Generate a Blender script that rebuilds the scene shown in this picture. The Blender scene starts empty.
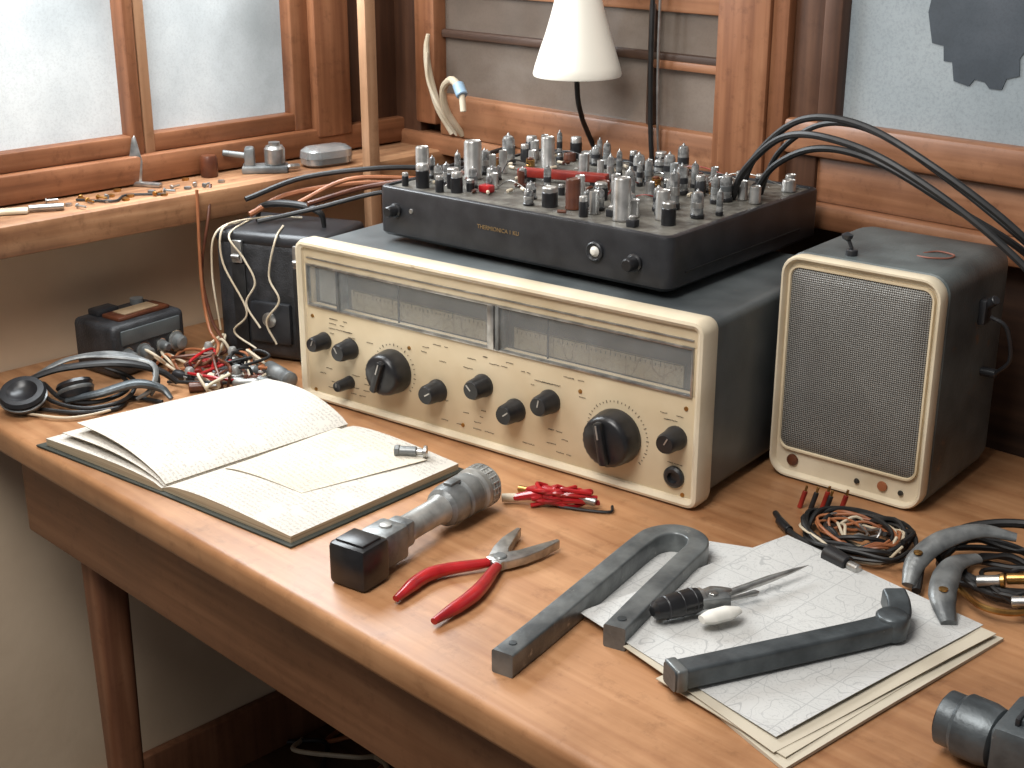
import bpy, bmesh, math, random
from mathutils import Vector, Matrix, Euler
random.seed(7)
SC=bpy.context.scene
COL=SC.collection
SC.view_settings.view_transform='Standard'
pi=math.pi
# ------------------------------------------------------------ materials
def lin(c):
    return tuple(((v/255)/12.92 if v/255<=.04045 else (((v/255)+.055)/1.055)**2.4) for v in c)
def rgba(c): return (*lin(c),1)
MC={}
def base_mat(name):
    m=bpy.data.materials.new(name); m.use_nodes=True
    nt=m.node_tree; b=nt.nodes['Principled BSDF']
    return m,nt,b
def N(nt,t,**k):
    n=nt.nodes.new(t)
    for a,v in k.items(): setattr(n,a,v)
    return n
def math_n(nt,op,a,b=None,c=None):
    n=N(nt,'ShaderNodeMath',operation=op)
    for i,v in enumerate((a,b,c)):
        if v is None: continue
        if isinstance(v,(int,float)): n.inputs[i].default_value=v
        else: nt.links.new(v,n.inputs[i])
    return n.outputs[0]
def mix_n(nt,fac,a,b,mode='MIX'):
    n=N(nt,'ShaderNodeMix',data_type='RGBA',blend_type=mode)
    for i,v in ((0,fac),(6,a),(7,b)):
        if isinstance(v,(int,float)): n.inputs[i].default_value=v
        elif isinstance(v,tuple): n.inputs[i].default_value=v
        else: nt.links.new(v,n.inputs[i])
    return n.outputs[2]
def mat(name,c1,rough=.5,metal=0,c2=None,scale=25,bump=0,bscale=200,alpha=1,emit=0,trans=0,coat=0,stretch=(1,1,1),lo=.35,hi=.65,rust=None):
    if name in MC: return MC[name]
    m,nt,b=base_mat(name)
    if c2 is None: c2=tuple(v*.86 for v in c1)
    tc=N(nt,'ShaderNodeTexCoord'); mp=N(nt,'ShaderNodeMapping'); mp.inputs['Scale'].default_value=stretch
    nt.links.new(tc.outputs['Object'],mp.inputs[0])
    no=N(nt,'ShaderNodeTexNoise'); no.inputs['Scale'].default_value=scale; no.inputs['Detail'].default_value=5
    nt.links.new(mp.outputs[0],no.inputs['Vector'])
    cr=N(nt,'ShaderNodeValToRGB'); cr.color_ramp.elements[0].color=rgba(c1); cr.color_ramp.elements[1].color=rgba(c2)
    cr.color_ramp.elements[0].position=lo; cr.color_ramp.elements[1].position=hi
    nt.links.new(no.outputs['Fac'],cr.inputs[0]); col=cr.outputs[0]
    if rust:
        n7=N(nt,'ShaderNodeTexNoise'); n7.inputs['Scale'].default_value=rust[1]; n7.inputs['Detail'].default_value=9; n7.inputs['Roughness'].default_value=.7
        nt.links.new(tc.outputs['Object'],n7.inputs['Vector'])
        r7=N(nt,'ShaderNodeValToRGB'); r7.color_ramp.elements[0].position=rust[2]; r7.color_ramp.elements[1].position=rust[2]+.06
        nt.links.new(n7.outputs['Fac'],r7.inputs[0]); col=mix_n(nt,math_n(nt,'MULTIPLY',r7.outputs[0],.75),col,rgba(rust[0]))
    nt.links.new(col,b.inputs['Base Color'])
    b.inputs['Roughness'].default_value=rough; b.inputs['Metallic'].default_value=metal
    b.inputs['Alpha'].default_value=alpha; b.inputs['Coat Weight'].default_value=coat
    b.inputs['Transmission Weight'].default_value=trans
    if emit:
        nt.links.new(cr.outputs[0],b.inputs['Emission Color']); b.inputs['Emission Strength'].default_value=emit
    if bump:
        n2=N(nt,'ShaderNodeTexNoise'); n2.inputs['Scale'].default_value=bscale
        nt.links.new(tc.outputs['Object'],n2.inputs['Vector'])
        bp=N(nt,'ShaderNodeBump'); bp.inputs['Strength'].default_value=bump; bp.inputs['Distance'].default_value=.002
        nt.links.new(n2.outputs['Fac'],bp.inputs['Height']); nt.links.new(bp.outputs[0],b.inputs['Normal'])
    MC[name]=m; return m
def wood(name,c1,c2,c3,axis=0,rough=.5,sc=6,blotch=.25,wear=.5,fine=60):
    m,nt,b=base_mat(name)
    tc=N(nt,'ShaderNodeTexCoord'); mp=N(nt,'ShaderNodeMapping')
    s=[16,16,16]; s[axis]=.8; mp.inputs['Scale'].default_value=s
    nt.links.new(tc.outputs['Object'],mp.inputs[0])
    no=N(nt,'ShaderNodeTexNoise'); no.inputs['Scale'].default_value=sc; no.inputs['Detail'].default_value=9; no.inputs['Distortion'].default_value=.15
    nt.links.new(mp.outputs[0],no.inputs['Vector'])
    cr=N(nt,'ShaderNodeValToRGB'); e=cr.color_ramp.elements
    e[0].position=.25; e[0].color=rgba(c1); e[1].position=.75; e[1].color=rgba(c3)
    x=e.new(.5); x.color=rgba(c2)
    nt.links.new(no.outputs['Fac'],cr.inputs[0])
    n2=N(nt,'ShaderNodeTexNoise'); n2.inputs['Scale'].default_value=4.5; n2.inputs['Detail'].default_value=8; n2.inputs['Roughness'].default_value=.6
    nt.links.new(tc.outputs['Object'],n2.inputs['Vector'])
    r2=N(nt,'ShaderNodeValToRGB'); r2.color_ramp.elements[0].position=.38; r2.color_ramp.elements[1].position=.58
    r2.color_ramp.elements[0].color=(1-blotch,1-blotch*1.12,1-blotch*1.22,1); r2.color_ramp.elements[1].color=(1,1,1,1)
    nt.links.new(n2.outputs['Fac'],r2.inputs[0])
    n3=N(nt,'ShaderNodeTexNoise'); n3.inputs['Scale'].default_value=fine; n3.inputs['Detail'].default_value=8; n3.inputs['Roughness'].default_value=.7
    nt.links.new(tc.outputs['Object'],n3.inputs['Vector'])
    r3=N(nt,'ShaderNodeValToRGB'); r3.color_ramp.elements[0].position=.26; r3.color_ramp.elements[1].position=.46
    r3.color_ramp.elements[0].color=(.5,.44,.38,1); r3.color_ramp.elements[1].color=(1,1,1,1)
    nt.links.new(n3.outputs['Fac'],r3.inputs[0])
    c=mix_n(nt,1.0,cr.outputs[0],r2.outputs[0],'MULTIPLY'); c=mix_n(nt,wear,c,r3.outputs[0],'MULTIPLY')
    nt.links.new(c,b.inputs['Base Color'])
    nt.links.new(math_n(nt,'MULTIPLY_ADD',n2.outputs['Fac'],.55,rough-.27),b.inputs['Roughness'])
    bp=N(nt,'ShaderNodeBump'); bp.inputs['Strength'].default_value=.12; bp.inputs['Distance'].default_value=.0015
    nt.links.new(no.outputs['Fac'],bp.inputs['Height']); nt.links.new(bp.outputs[0],b.inputs['Normal'])
    return m
def paper_mat(name,col,ink,kind,pitch=.007,ang=0.0,k=.4,sc=26,den=14.0):
    m,nt,b=base_mat(name)
    tc=N(nt,'ShaderNodeTexCoord'); mp=N(nt,'ShaderNodeMapping'); mp.inputs['Rotation'].default_value=(0,0,ang)
    nt.links.new(tc.outputs['Object'],mp.inputs[0])
    if kind=='text':
        sp=N(nt,'ShaderNodeSeparateXYZ'); nt.links.new(mp.outputs[0],sp.inputs[0])
        n0=N(nt,'ShaderNodeTexNoise'); n0.inputs['Scale'].default_value=45; nt.links.new(mp.outputs[0],n0.inputs['Vector'])
        yy=math_n(nt,'MULTIPLY_ADD',n0.outputs['Fac'],.35,math_n(nt,'MULTIPLY',sp.outputs[1],1/pitch))
        fr=math_n(nt,'FRACT',yy)
        line=math_n(nt,'LESS_THAN',fr,.6)
        no=N(nt,'ShaderNodeTexNoise'); no.inputs['Scale'].default_value=480; no.inputs['Detail'].default_value=3
        nt.links.new(mp.outputs[0],no.inputs['Vector'])
        g=math_n(nt,'GREATER_THAN',no.outputs['Fac'],.51)
        n4=N(nt,'ShaderNodeTexNoise'); n4.inputs['Scale'].default_value=30; nt.links.new(mp.outputs[0],n4.inputs['Vector'])
        g2=math_n(nt,'GREATER_THAN',n4.outputs['Fac'],.42)
        f=math_n(nt,'MULTIPLY',math_n(nt,'MULTIPLY',line,g),g2); f=math_n(nt,'MULTIPLY',f,k)
    elif kind=='map':
        no=N(nt,'ShaderNodeTexNoise'); no.inputs['Scale'].default_value=sc; no.inputs['Detail'].default_value=5
        nt.links.new(mp.outputs[0],no.inputs['Vector'])
        l=math_n(nt,'LESS_THAN',math_n(nt,'FRACT',math_n(nt,'MULTIPLY',no.outputs['Fac'],den)),.14)
        nb_=N(nt,'ShaderNodeTexNoise'); nb_.inputs['Scale'].default_value=sc*.45; nb_.inputs['Detail'].default_value=2
        v2=mix_n(nt,1.0,mp.outputs[0],(.4,.7,0,1),'ADD'); nt.links.new(v2,nb_.inputs['Vector'])
        l2=math_n(nt,'LESS_THAN',math_n(nt,'FRACT',math_n(nt,'MULTIPLY',nb_.outputs['Fac'],den*.6)),.05)
        sp=N(nt,'ShaderNodeSeparateXYZ'); nt.links.new(mp.outputs[0],sp.inputs[0])
        g1=math_n(nt,'LESS_THAN',math_n(nt,'FRACT',math_n(nt,'MULTIPLY',sp.outputs[0],22)),.02)
        g2=math_n(nt,'LESS_THAN',math_n(nt,'FRACT',math_n(nt,'MULTIPLY',sp.outputs[1],22)),.02)
        gg=math_n(nt,'MAXIMUM',g1,g2)
        f=math_n(nt,'MULTIPLY',math_n(nt,'MAXIMUM',math_n(nt,'MAXIMUM',math_n(nt,'MULTIPLY',l,.6),l2),gg),k)
    else:
        f=math_n(nt,'MULTIPLY',0.0,0.0)
    n5=N(nt,'ShaderNodeTexNoise'); n5.inputs['Scale'].default_value=14; n5.inputs['Detail'].default_value=5; nt.links.new(mp.outputs[0],n5.inputs['Vector'])
    base=mix_n(nt,n5.outputs['Fac'],rgba(col),rgba(tuple(v*.86 for v in col)))
    c=mix_n(nt,f,base,rgba(ink)); nt.links.new(c,b.inputs['Base Color']); b.inputs['Roughness'].default_value=.8
    return m
def grille_mat():
    m,nt,b=base_mat('speaker_grille_mesh')
    tc=N(nt,'ShaderNodeTexCoord'); sp=N(nt,'ShaderNodeSeparateXYZ'); nt.links.new(tc.outputs['Object'],sp.inputs[0])
    k=2*pi/.0031
    a=math_n(nt,'SINE',math_n(nt,'MULTIPLY',math_n(nt,'ADD',sp.outputs[0],sp.outputs[2]),k*.7))
    c=math_n(nt,'SINE',math_n(nt,'MULTIPLY',math_n(nt,'SUBTRACT',sp.outputs[0],sp.outputs[2]),k*.7))
    h=math_n(nt,'MULTIPLY',a,c); g=math_n(nt,'GREATER_THAN',h,.10)
    n5=N(nt,'ShaderNodeTexNoise'); n5.inputs['Scale'].default_value=14; n5.inputs['Detail'].default_value=5; nt.links.new(tc.outputs['Object'],n5.inputs['Vector'])
    wire=mix_n(nt,n5.outputs['Fac'],rgba((158,156,150)),rgba((112,110,106)))
    col=mix_n(nt,g,wire,rgba((60,58,55)))
    nt.links.new(col,b.inputs['Base Color']); b.inputs['Roughness'].default_value=.45; b.inputs['Metallic'].default_value=.3
    bp=N(nt,'ShaderNodeBump'); bp.inputs['Strength'].default_value=.5; bp.inputs['Distance'].default_value=.001; bp.invert=True
    nt.links.new(h,bp.inputs['Height']); nt.links.new(bp.outputs[0],b.inputs['Normal'])
    return m
def frost_mat(name,c1,c2,c3,emit,scale=4,vs=1.0,spk=.15,rough=.4):
    m,nt,b=base_mat(name)
    tc=N(nt,'ShaderNodeTexCoord'); mp=N(nt,'ShaderNodeMapping'); mp.inputs['Scale'].default_value=(1,1,vs)
    nt.links.new(tc.outputs['Object'],mp.inputs[0])
    no=N(nt,'ShaderNodeTexNoise'); no.inputs['Scale'].default_value=scale; no.inputs['Detail'].default_value=6; no.inputs['Roughness'].default_value=.5
    nt.links.new(mp.outputs[0],no.inputs['Vector'])
    cr=N(nt,'ShaderNodeValToRGB'); e=cr.color_ramp.elements
    e[0].position=.3; e[0].color=rgba(c1); e[1].position=.7; e[1].color=rgba(c3); x=e.new(.5); x.color=rgba(c2)
    nt.links.new(no.outputs['Fac'],cr.inputs[0]); c=cr.outputs[0]
    n2=N(nt,'ShaderNodeTexNoise'); n2.inputs['Scale'].default_value=330; n2.inputs['Detail'].default_value=4; n2.inputs['Roughness'].default_value=.7; nt.links.new(tc.outputs['Object'],n2.inputs['Vector'])
    r=N(nt,'ShaderNodeValToRGB'); r.color_ramp.elements[0].position=.46; r.color_ramp.elements[1].position=.68; nt.links.new(n2.outputs['Fac'],r.inputs[0])
    c=mix_n(nt,math_n(nt,'MULTIPLY',r.outputs[0],spk*2),c,rgba(tuple(v*.6 for v in c2)))
    nt.links.new(c,b.inputs['Base Color']); nt.links.new(c,b.inputs['Emission Color']); b.inputs['Emission Strength'].default_value=emit
    b.inputs['Roughness'].default_value=rough
    return m
# ------------------------------------------------------------ geometry
def rr(w,h,r,n=6):
    pts=[]
    for cx,cy,a0 in ((w/2-r,h/2-r,0),(-w/2+r,h/2-r,90),(-w/2+r,-h/2+r,180),(w/2-r,-h/2+r,270)):
        for i in range(n+1):
            a=math.radians(a0+90*i/n); pts.append((cx+r*math.cos(a),cy+r*math.sin(a)))
    return pts
def catmull(P,n=8):
    P=[Vector(p) for p in P]
    if len(P)<3: return P
    Q=[P[0]*2-P[1]]+P+[P[-1]*2-P[-2]]; out=[]
    for i in range(1,len(Q)-2):
        for j in range(n):
            t=j/n; a,b,c,d=Q[i-1],Q[i],Q[i+1],Q[i+2]
            out.append(.5*((2*b)+(c-a)*t+(2*a-5*b+4*c-d)*t*t+(3*b-a-3*c+d)*t**3))
    out.append(P[-1]); return out
class Bld:
    def __init__(s): s.bm=bmesh.new()
    def _merge(s,t,mi,M):
        if M is not None: bmesh.ops.transform(t,matrix=M,verts=t.verts)
        bmesh.ops.recalc_face_normals(t,faces=t.faces)
        for f in t.faces: f.material_index=mi; f.smooth=True
        me=bpy.data.meshes.new('t'); t.to_mesh(me); t.free(); s.bm.from_mesh(me); bpy.data.meshes.remove(me)
        return s
    def box(s,c,size,bev=.002,mi=0,rot=(0,0,0),seg=2):
        t=bmesh.new(); bmesh.ops.create_cube(t,size=1); bmesh.ops.scale(t,vec=size,verts=t.verts)
        if bev>0: bmesh.ops.bevel(t,geom=list(t.edges),offset=min(bev,min(size)*.45),segments=seg,affect='EDGES',profile=.5)
        return s._merge(t,mi,Matrix.Translation(c)@Euler(rot).to_matrix().to_4x4())
    def b6(s,x0,x1,y0,y1,z0,z1,bev=.002,mi=0):
        return s.box(((x0+x1)/2,(y0+y1)/2,(z0+z1)/2),(x1-x0,y1-y0,z1-z0),bev,mi)
    def loops(s,L,mi=0,cap0=False,cap1=False,M=None):
        t=bmesh.new(); R=[[t.verts.new(p) for p in l] for l in L]; n=len(L[0])
        for a,b in zip(R,R[1:]):
            for i in range(n):
                j=(i+1)%n; t.faces.new((a[i],a[j],b[j],b[i]))
        if cap0: t.faces.new(R[0][::-1])
        if cap1: t.faces.new(R[-1])
        return s._merge(t,mi,M)
    def lathe(s,prof,o=(0,0,0),d=(0,0,1),seg=24,mi=0):
        L=[[(max(r,1e-5)*math.cos(2*pi*i/seg),max(r,1e-5)*math.sin(2*pi*i/seg),z) for i in range(seg)] for r,z in prof]
        q=Vector((0,0,1)).rotation_difference(Vector(d).normalized())
        return s.loops(L,mi,True,True,Matrix.Translation(o)@q.to_matrix().to_4x4())
    def cyl(s,a,b,r,r2=None,seg=20,mi=0,bev=.15):
        a=Vector(a); b=Vector(b); L=(b-a).length; r2=r if r2 is None else r2; e=min(min(r,r2)*bev,L*.3)
        return s.lathe([(r-e,0),(r,e),(r2,L-e),(r2-e,L)],a,b-a,seg,mi)
    def sweep(s,sec,path,mi=0,up=None,rad=None,cap=True,smooth=8):
        P=catmull(path,smooth) if smooth else [Vector(p) for p in path]
        n=len(P)
        if rad is not None and not isinstance(rad,(int,float)):
            m=len(rad)-1; R=[]
            for i in range(n):
                t=i/(n-1)*m; k=min(int(t),m-1); R.append(rad[k]*(1-(t-k))+rad[k+1]*(t-k))
        else: R=[1 if rad is None else rad]*n
        L=[]; prev=None
        for i in range(n):
            T=(P[min(i+1,n-1)]-P[max(i-1,0)]).normalized()
            if up is not None: side=T.cross(Vector(up)).normalized(); u2=side.cross(T).normalized()
            else:
                if prev is None:
                    ref=Vector((0,0,1)) if abs(T.z)<.9 else Vector((1,0,0)); side=T.cross(ref).normalized()
                else: side=(prev-T*prev.dot(T)).normalized()
                prev=side; u2=side.cross(T).normalized()
            L.append([P[i]+side*a*R[i]+u2*b*R[i] for a,b in sec])
        return s.loops(L,mi,cap,cap)
    def tube(s,path,r,mi=0,seg=8,smooth=8,flat=1.0):
        sec=[(math.cos(2*pi*i/seg),flat*math.sin(2*pi*i/seg)) for i in range(seg)]
        return s.sweep(sec,path,mi,None,r,True,smooth)
    def prism(s,out,z0,z1,mi=0,bev=.001,M=None):
        t=bmesh.new(); a=[t.verts.new((x,y,z0)) for x,y in out]; b=[t.verts.new((x,y,z1)) for x,y in out]; n=len(out)
        t.faces.new(a[::-1]); t.faces.new(b)
        for i in range(n): j=(i+1)%n; t.faces.new((a[i],a[j],b[j],b[i]))
        if bev: bmesh.ops.bevel(t,geom=list(t.edges),offset=bev,segments=2,affect='EDGES',profile=.5)
        return s._merge(t,mi,M)
    def text(s,txt,size,M,mi=0,ex=.0002):
        cu=bpy.data.curves.new('tx','FONT'); cu.body=txt; cu.size=size; cu.extrude=ex; cu.align_x='CENTER'; cu.align_y='CENTER'
        o=bpy.data.objects.new('tx',cu); COL.objects.link(o); bpy.context.view_layer.update()
        me=bpy.data.meshes.new_from_object(o.evaluated_get(bpy.context.evaluated_depsgraph_get()))
        me.transform(M)
        for p in me.polygons: p.material_index=mi
        s.bm.from_mesh(me); bpy.data.objects.remove(o); bpy.data.curves.remove(cu); bpy.data.meshes.remove(me)
        return s
    def obj(s,name,mats,parent=None,label=None,cat=None,group=None,kind=None,ang=35):
        me=bpy.data.meshes.new(name)
        off=Vector((0,0,0))
        if parent is None and kind!='structure':
            xs=[v.co for v in s.bm.verts]
            mn=Vector([min(c[i] for c in xs) for i in range(3)]); mx=Vector([max(c[i] for c in xs) for i in range(3)])
            off=Vector(((mn.x+mx.x)/2,(mn.y+mx.y)/2,mn.z))
            bmesh.ops.translate(s.bm,vec=-off,verts=s.bm.verts)
        s.bm.to_mesh(me); s.bm.free()
        if not isinstance(mats,(list,tuple)): mats=[mats]
        for m in mats: me.materials.append(m)
        me.set_sharp_from_angle(angle=math.radians(ang))
        o=bpy.data.objects.new(name,me); COL.objects.link(o); o.location=off
        if parent: o.parent=parent
        if label: o['label']=label
        if cat: o['category']=cat
        if group: o['group']=group
        if kind: o['kind']=kind
        return o
def thing(name,label,cat,loc=(0,0,0),rz=0,kind=None,group=None):
    e=bpy.data.objects.new(name,None); e.empty_display_size=.03; COL.objects.link(e)
    e.location=loc; e.rotation_euler=(0,0,rz); e['label']=label; e['category']=cat
    if kind: e['kind']=kind
    if group: e['group']=group
    return e
# ------------------------------------------------------------ palette
M_table=wood('worn_beech_top',(156,108,72),(174,127,88),(190,144,104),0,.40,5,.34,.65,40)
M_apron=wood('bench_apron_wood',(118,80,52),(138,96,66),(154,112,80),0,.55,5,.3)
M_leg=wood('bench_leg_wood',(108,68,46),(130,86,60),(148,104,76),2,.55,5,.2)
M_fr_y=wood('window_wood_y',(106,64,40),(134,86,56),(158,108,76),1,.45,5,.32,.75)
M_fr_z=wood('window_wood_z',(106,64,40),(134,87,58),(158,110,78),2,.45,5,.32,.75)
M_fr_x=wood('window_wood_x',(118,76,50),(144,98,68),(166,120,88),0,.45,5,.32,.75)
M_dk_z=wood('dark_casing_wood',(58,37,26),(80,52,36),(98,67,48),2,.5,5,.2)
M_dk_x=wood('dark_panel_wood',(52,36,27),(70,49,37),(88,64,48),0,.55,5,.2)
M_post=wood('pale_post_wood',(150,112,82),(172,132,100),(190,152,120),2,.5,5,.2)
M_sill=wood('sill_wood',(126,86,58),(158,114,80),(182,140,104),1,.5,6,.42,.8)
M_wall=mat('cream_plaster',(220,198,170),.85,c2=(200,177,149),scale=4,bump=.15,bscale=60)
M_floor=wood('floor_boards',(60,42,30),(82,58,42),(100,73,53),0,.55,5,.3)
M_cream=mat('cream_enamel',(216,203,178),.38,c2=(190,174,146),scale=14,coat=.2,lo=.4,hi=.78,rust=((128,98,68),30,.66))
M_cream2=mat('aged_cream_panel',(212,196,166),.5,c2=(192,173,141),scale=9,rust=((150,120,86),34,.68))
M_case=mat('dark_gray_case',(96,101,102),.38,c2=(64,69,71),scale=10,bump=.1,bscale=500,rust=((124,112,98),22,.66))
M_case_sp=mat('hammered_gray_paint',(96,104,104),.44,c2=(56,62,63),scale=14,bump=.2,bscale=350,rust=((118,90,68),20,.63))
M_black=mat('black_plastic',(24,24,26),.32,c2=(36,36,38),scale=60)
M_blackm=mat('black_matte_metal',(32,33,36),.38,c2=(44,45,48),scale=40,bump=.08,bscale=600)
M_rub=mat('black_rubber',(20,20,21),.5,c2=(34,33,33),scale=80)
M_leather=mat('black_leatherette',(30,31,33),.48,c2=(52,53,56),scale=50,bump=.4,bscale=420)
M_steel=mat('brushed_steel',(196,195,192),.30,.85,c2=(146,145,142),scale=60)
M_silver=mat('satin_silver',(182,182,178),.36,.5,c2=(138,138,135),scale=50)
M_alu=mat('aluminium_can',(200,198,194),.32,.75,c2=(150,148,144),scale=50)
M_chrome=mat('chrome',(215,215,212),.12,1)
M_tin=mat('polished_tin',(205,206,204),.25,.75)
M_gun=mat('gray_cast_metal',(144,146,145),.40,.5,c2=(96,99,100),scale=40,bump=.15,bscale=300)
M_br=mat('gray_painted_bracket',(124,128,128),.38,.45,c2=(84,88,90),scale=34,bump=.15,bscale=260,rust=((160,160,154),60,.62))
M_brd=mat('dark_painted_bracket',(90,96,99),.38,.45,c2=(60,65,68),scale=34,bump=.15,bscale=260,rust=((140,142,140),60,.64))
M_red=mat('red_rubber_grip',(176,26,30),.32,c2=(140,16,22),scale=50,coat=.3)
M_redd=mat('dark_red_resin',(150,44,30),.4,c2=(112,26,20),scale=50)
M_brass=mat('brass',(190,150,90),.3,.9,c2=(150,106,56),scale=60)
M_brown=mat('brown_bakelite',(96,54,34),.35,c2=(70,36,24),scale=50)
M_pcb=mat('circuit_board_gray',(106,103,95),.5,c2=(70,66,60),scale=60,bump=.2,bscale=400,lo=.38,hi=.62)
M_glasst=mat('smoked_tube_glass',(156,156,154),.06,.3,c2=(84,84,84),scale=120,coat=.8)
M_white=mat('milky_white_plastic',(232,229,220),.4)
M_ivory=mat('ivory_cord',(206,194,172),.45,c2=(184,168,142))
M_ink=mat('black_print',(96,86,72),.7)
M_dink=mat('dial_print',(40,36,30),.7)
M_gold=mat('gold_print',(150,124,84),.5,.3)
M_orange=mat('orange_cable',(170,108,70),.45,c2=(132,78,48))
M_blue=mat('pale_blue_plug',(150,178,200),.4)
M_lampg=mat('opal_glass_shade',(228,224,212),.35,c2=(225,220,207),emit=.12,coat=.2,scale=3)
M_clear=mat('clear_dial_glass',(225,230,230),.03,alpha=.12,coat=1)
M_dialp=mat('dial_back_plate',(74,68,58),.5,c2=(54,50,43),scale=14)
M_dials=paper_mat('dial_scale_print',(134,123,100),(62,55,44),'map',k=.45,sc=30,den=9)
M_grille=grille_mat()
M_page=paper_mat('handwritten_page',(212,206,195),(124,118,114),'text',.0058,k=.42)
M_card=paper_mat('handwritten_card',(218,209,192),(134,124,112),'text',.0068,.1,k=.4)
M_edge=mat('page_edges',(184,170,144),.8,c2=(146,130,106),scale=300,stretch=(.02,.02,3))
M_cover=mat('green_cloth_cover',(44,48,42),.7,c2=(60,62,54))
M_map=paper_mat('printed_map_paper',(206,206,203),(100,103,107),'map',k=.34,sc=32,den=17)
M_map2=paper_mat('yellowed_paper',(204,194,174),(120,110,96),'plain')
M_win=frost_mat('frosted_daylight_glass',(128,134,136),(172,178,180),(208,212,212),.50,4,.8,.09)
M_pane1=frost_mat('dusty_brown_glass',(74,64,57),(100,89,80),(132,122,113),.14,3,2,.06,.18)
M_pane2=frost_mat('dusty_blue_glass',(114,122,126),(130,138,142),(144,151,154),.20,5,1,.14,.3)
M_blot=frost_mat('dark_stain_on_glass',(52,58,64),(62,69,76),(74,80,87),.08,14,1,.12)
# ------------------------------------------------------------ room
b=Bld()
YA,YB,ZA,ZB=.02,.665,.985,1.62
b.b6(-.12,0,-1.2,.95,0,ZA,0); b.b6(-.12,0,-1.2,.95,ZB,2.3,0); b.b6(-.12,0,-1.2,YA,ZA,ZB,0); b.b6(-.12,0,YB,.95,ZA,ZB,0)
b.obj('wall_left',M_wall,kind='structure')
b=Bld(); b.b6(0,2.6,.80,.92,0,2.3,0); b.obj('wall_back',M_dk_x,kind='structure')
b=Bld(); b.b6(-.12,2.6,-1.2,.92,-.05,0,0); b.obj('floor',M_floor,kind='structure')
b=Bld(); b.b6(0,.018,-1.2,.80,0,.10,.004); b.obj('baseboard_left',M_leg,kind='structure')
b=Bld(); b.b6(.018,2.6,.782,.80,0,.10,.004); b.obj('baseboard_back',M_dk_x,kind='structure')
w1=thing('window_1','brown wooden casement window with frosted panes','window',kind='structure')
def part(name,m,par,*boxes):
    for bx in boxes:
        b=Bld(); b.b6(*bx); b.obj(name,m,par)
part('window_rail',M_fr_y,w1,(-.03,.022,YA-.05,YB+.12,.965,1.002,.004),(-.045,.008,YA,YB,1.002,1.027,.003),(-.03,.022,YA-.05,YB,ZB-.03,ZB+.05,.004))
part('window_stile',M_fr_z,w1,(-.03,.022,YA-.06,YA+.02,.99,ZB,.004),(-.03,.026,.605,.668,.99,ZB,.004),(-.045,.010,.575,.61,1.0,ZB-.03,.004),(-.045,.014,.309,.326,1.0,ZB-.03,.005))
part('sash_edge',M_post,w1,(-.045,.010,.328,.344,1.0,ZB-.03,.003))
part('corner_casing',M_dk_z,w1,(-.04,.005,.672,.80,.965,1.9,.003))
part('window_pane',M_win,w1,(-.02,-.014,YA+.02,.312,1.02,ZB-.03,0),(-.02,-.014,.342,.58,1.02,ZB-.03,0))
b=Bld(); b.b6(.0,.112,-.6,.80,.922,.963,.007); b.obj('trim_1',M_sill,kind='structure')
w2=thing('window_2','wooden window frame with dusty panes along the bench','window',kind='structure')
part('corner_casing',M_dk_z,w2,(.0,.06,.772,.80,.96,1.9,.004))
part('window_stile',M_fr_z,w2,(.06,.105,.762,.80,1.0,1.9,.005),(.617,.722,.764,.80,.985,1.9,.006),(.632,.70,.757,.766,1.0,1.9,.003))
part('window_jamb',M_dk_z,w2,(.722,.765,.775,.80,.985,1.9,.004),(.765,.79,.768,.80,1.04,1.9,.004))
part('window_rail',M_fr_x,w2,(.105,.617,.770,.80,.985,1.046,.005),(.722,2.2,.765,.80,1.04,1.082,.006),(.105,2.2,.772,.80,1.60,1.70,.004),(.105,.617,.778,.80,1.190,1.235,.003))
part('glazing_bar',M_dk_x,w2,(.105,.617,.776,.80,1.128,1.140,.003),(.50,.512,.776,.80,1.046,1.20,.003))
part('glazing_bar',M_fr_x,w2,(.512,.617,.774,.80,1.120,1.131,.002))
part('window_pane',M_pane1,w2,(.105,.617,.786,.793,1.04,1.62,0))
part('window_pane',M_pane2,w2,(.79,2.2,.786,.793,1.07,1.62,0))
out=[(-.062,.06),(-.068,.02),(-.060,-.012),(-.046,-.014),(-.044,-.030),(-.034,-.030),(-.030,-.050),(-.012,-.054),(-.006,-.046),(.006,-.048),(.012,-.054),(.026,-.054),(.030,-.042),(.044,-.038),(.042,-.020),(.052,-.004),(.048,.018),(.058,.034),(.050,.06),(.02,.075),(-.03,.078)]
b=Bld(); b.prism([(.955+x,-(1.192+z)) for x,z in out][::-1],-.0008,.0008,0,0,Matrix.Translation((0,.7852,0))@Matrix.Rotation(-pi/2,4,'X')); b.obj('dark_stain',M_blot,w2)
b=Bld(); b.b6(0.0,2.6,.766,.80,.955,.985,.006); b.obj('trim_2',M_fr_x,kind='structure')
b=Bld(); b.b6(.722,2.6,.780,.80,.985,1.04,.003); b.obj('trim_3',M_fr_x,kind='structure')
random.seed(7)
# ------------------------------------------------------------ bench
bn=thing('workbench','long worn light-brown wooden workbench','workbench',(0,0,0))
b=Bld(); b.box((.96,.3825,.7325),(1.916,.765,.035),.008,0,seg=3); b.obj('bench_top',M_table,bn)
part('bench_apron',M_apron,bn,(.135,1.85,.045,.07,.585,.716,.004),(.135,.16,.07,.74,.60,.716,.003),(1.83,1.85,.07,.74,.60,.716,.003))
for x,y in ((.225,.094),(.185,.70),(1.80,.094),(1.80,.70)):
    b=Bld(); L=[[(x+p,y+q,z) for p,q in rr(w,w,.012,4)] for w,z in ((.034,.001),(.036,.02),(.046,.60),(.046,.714))]
    b.loops(L,0,True,True); b.obj('bench_leg',M_leg,bn)
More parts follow.
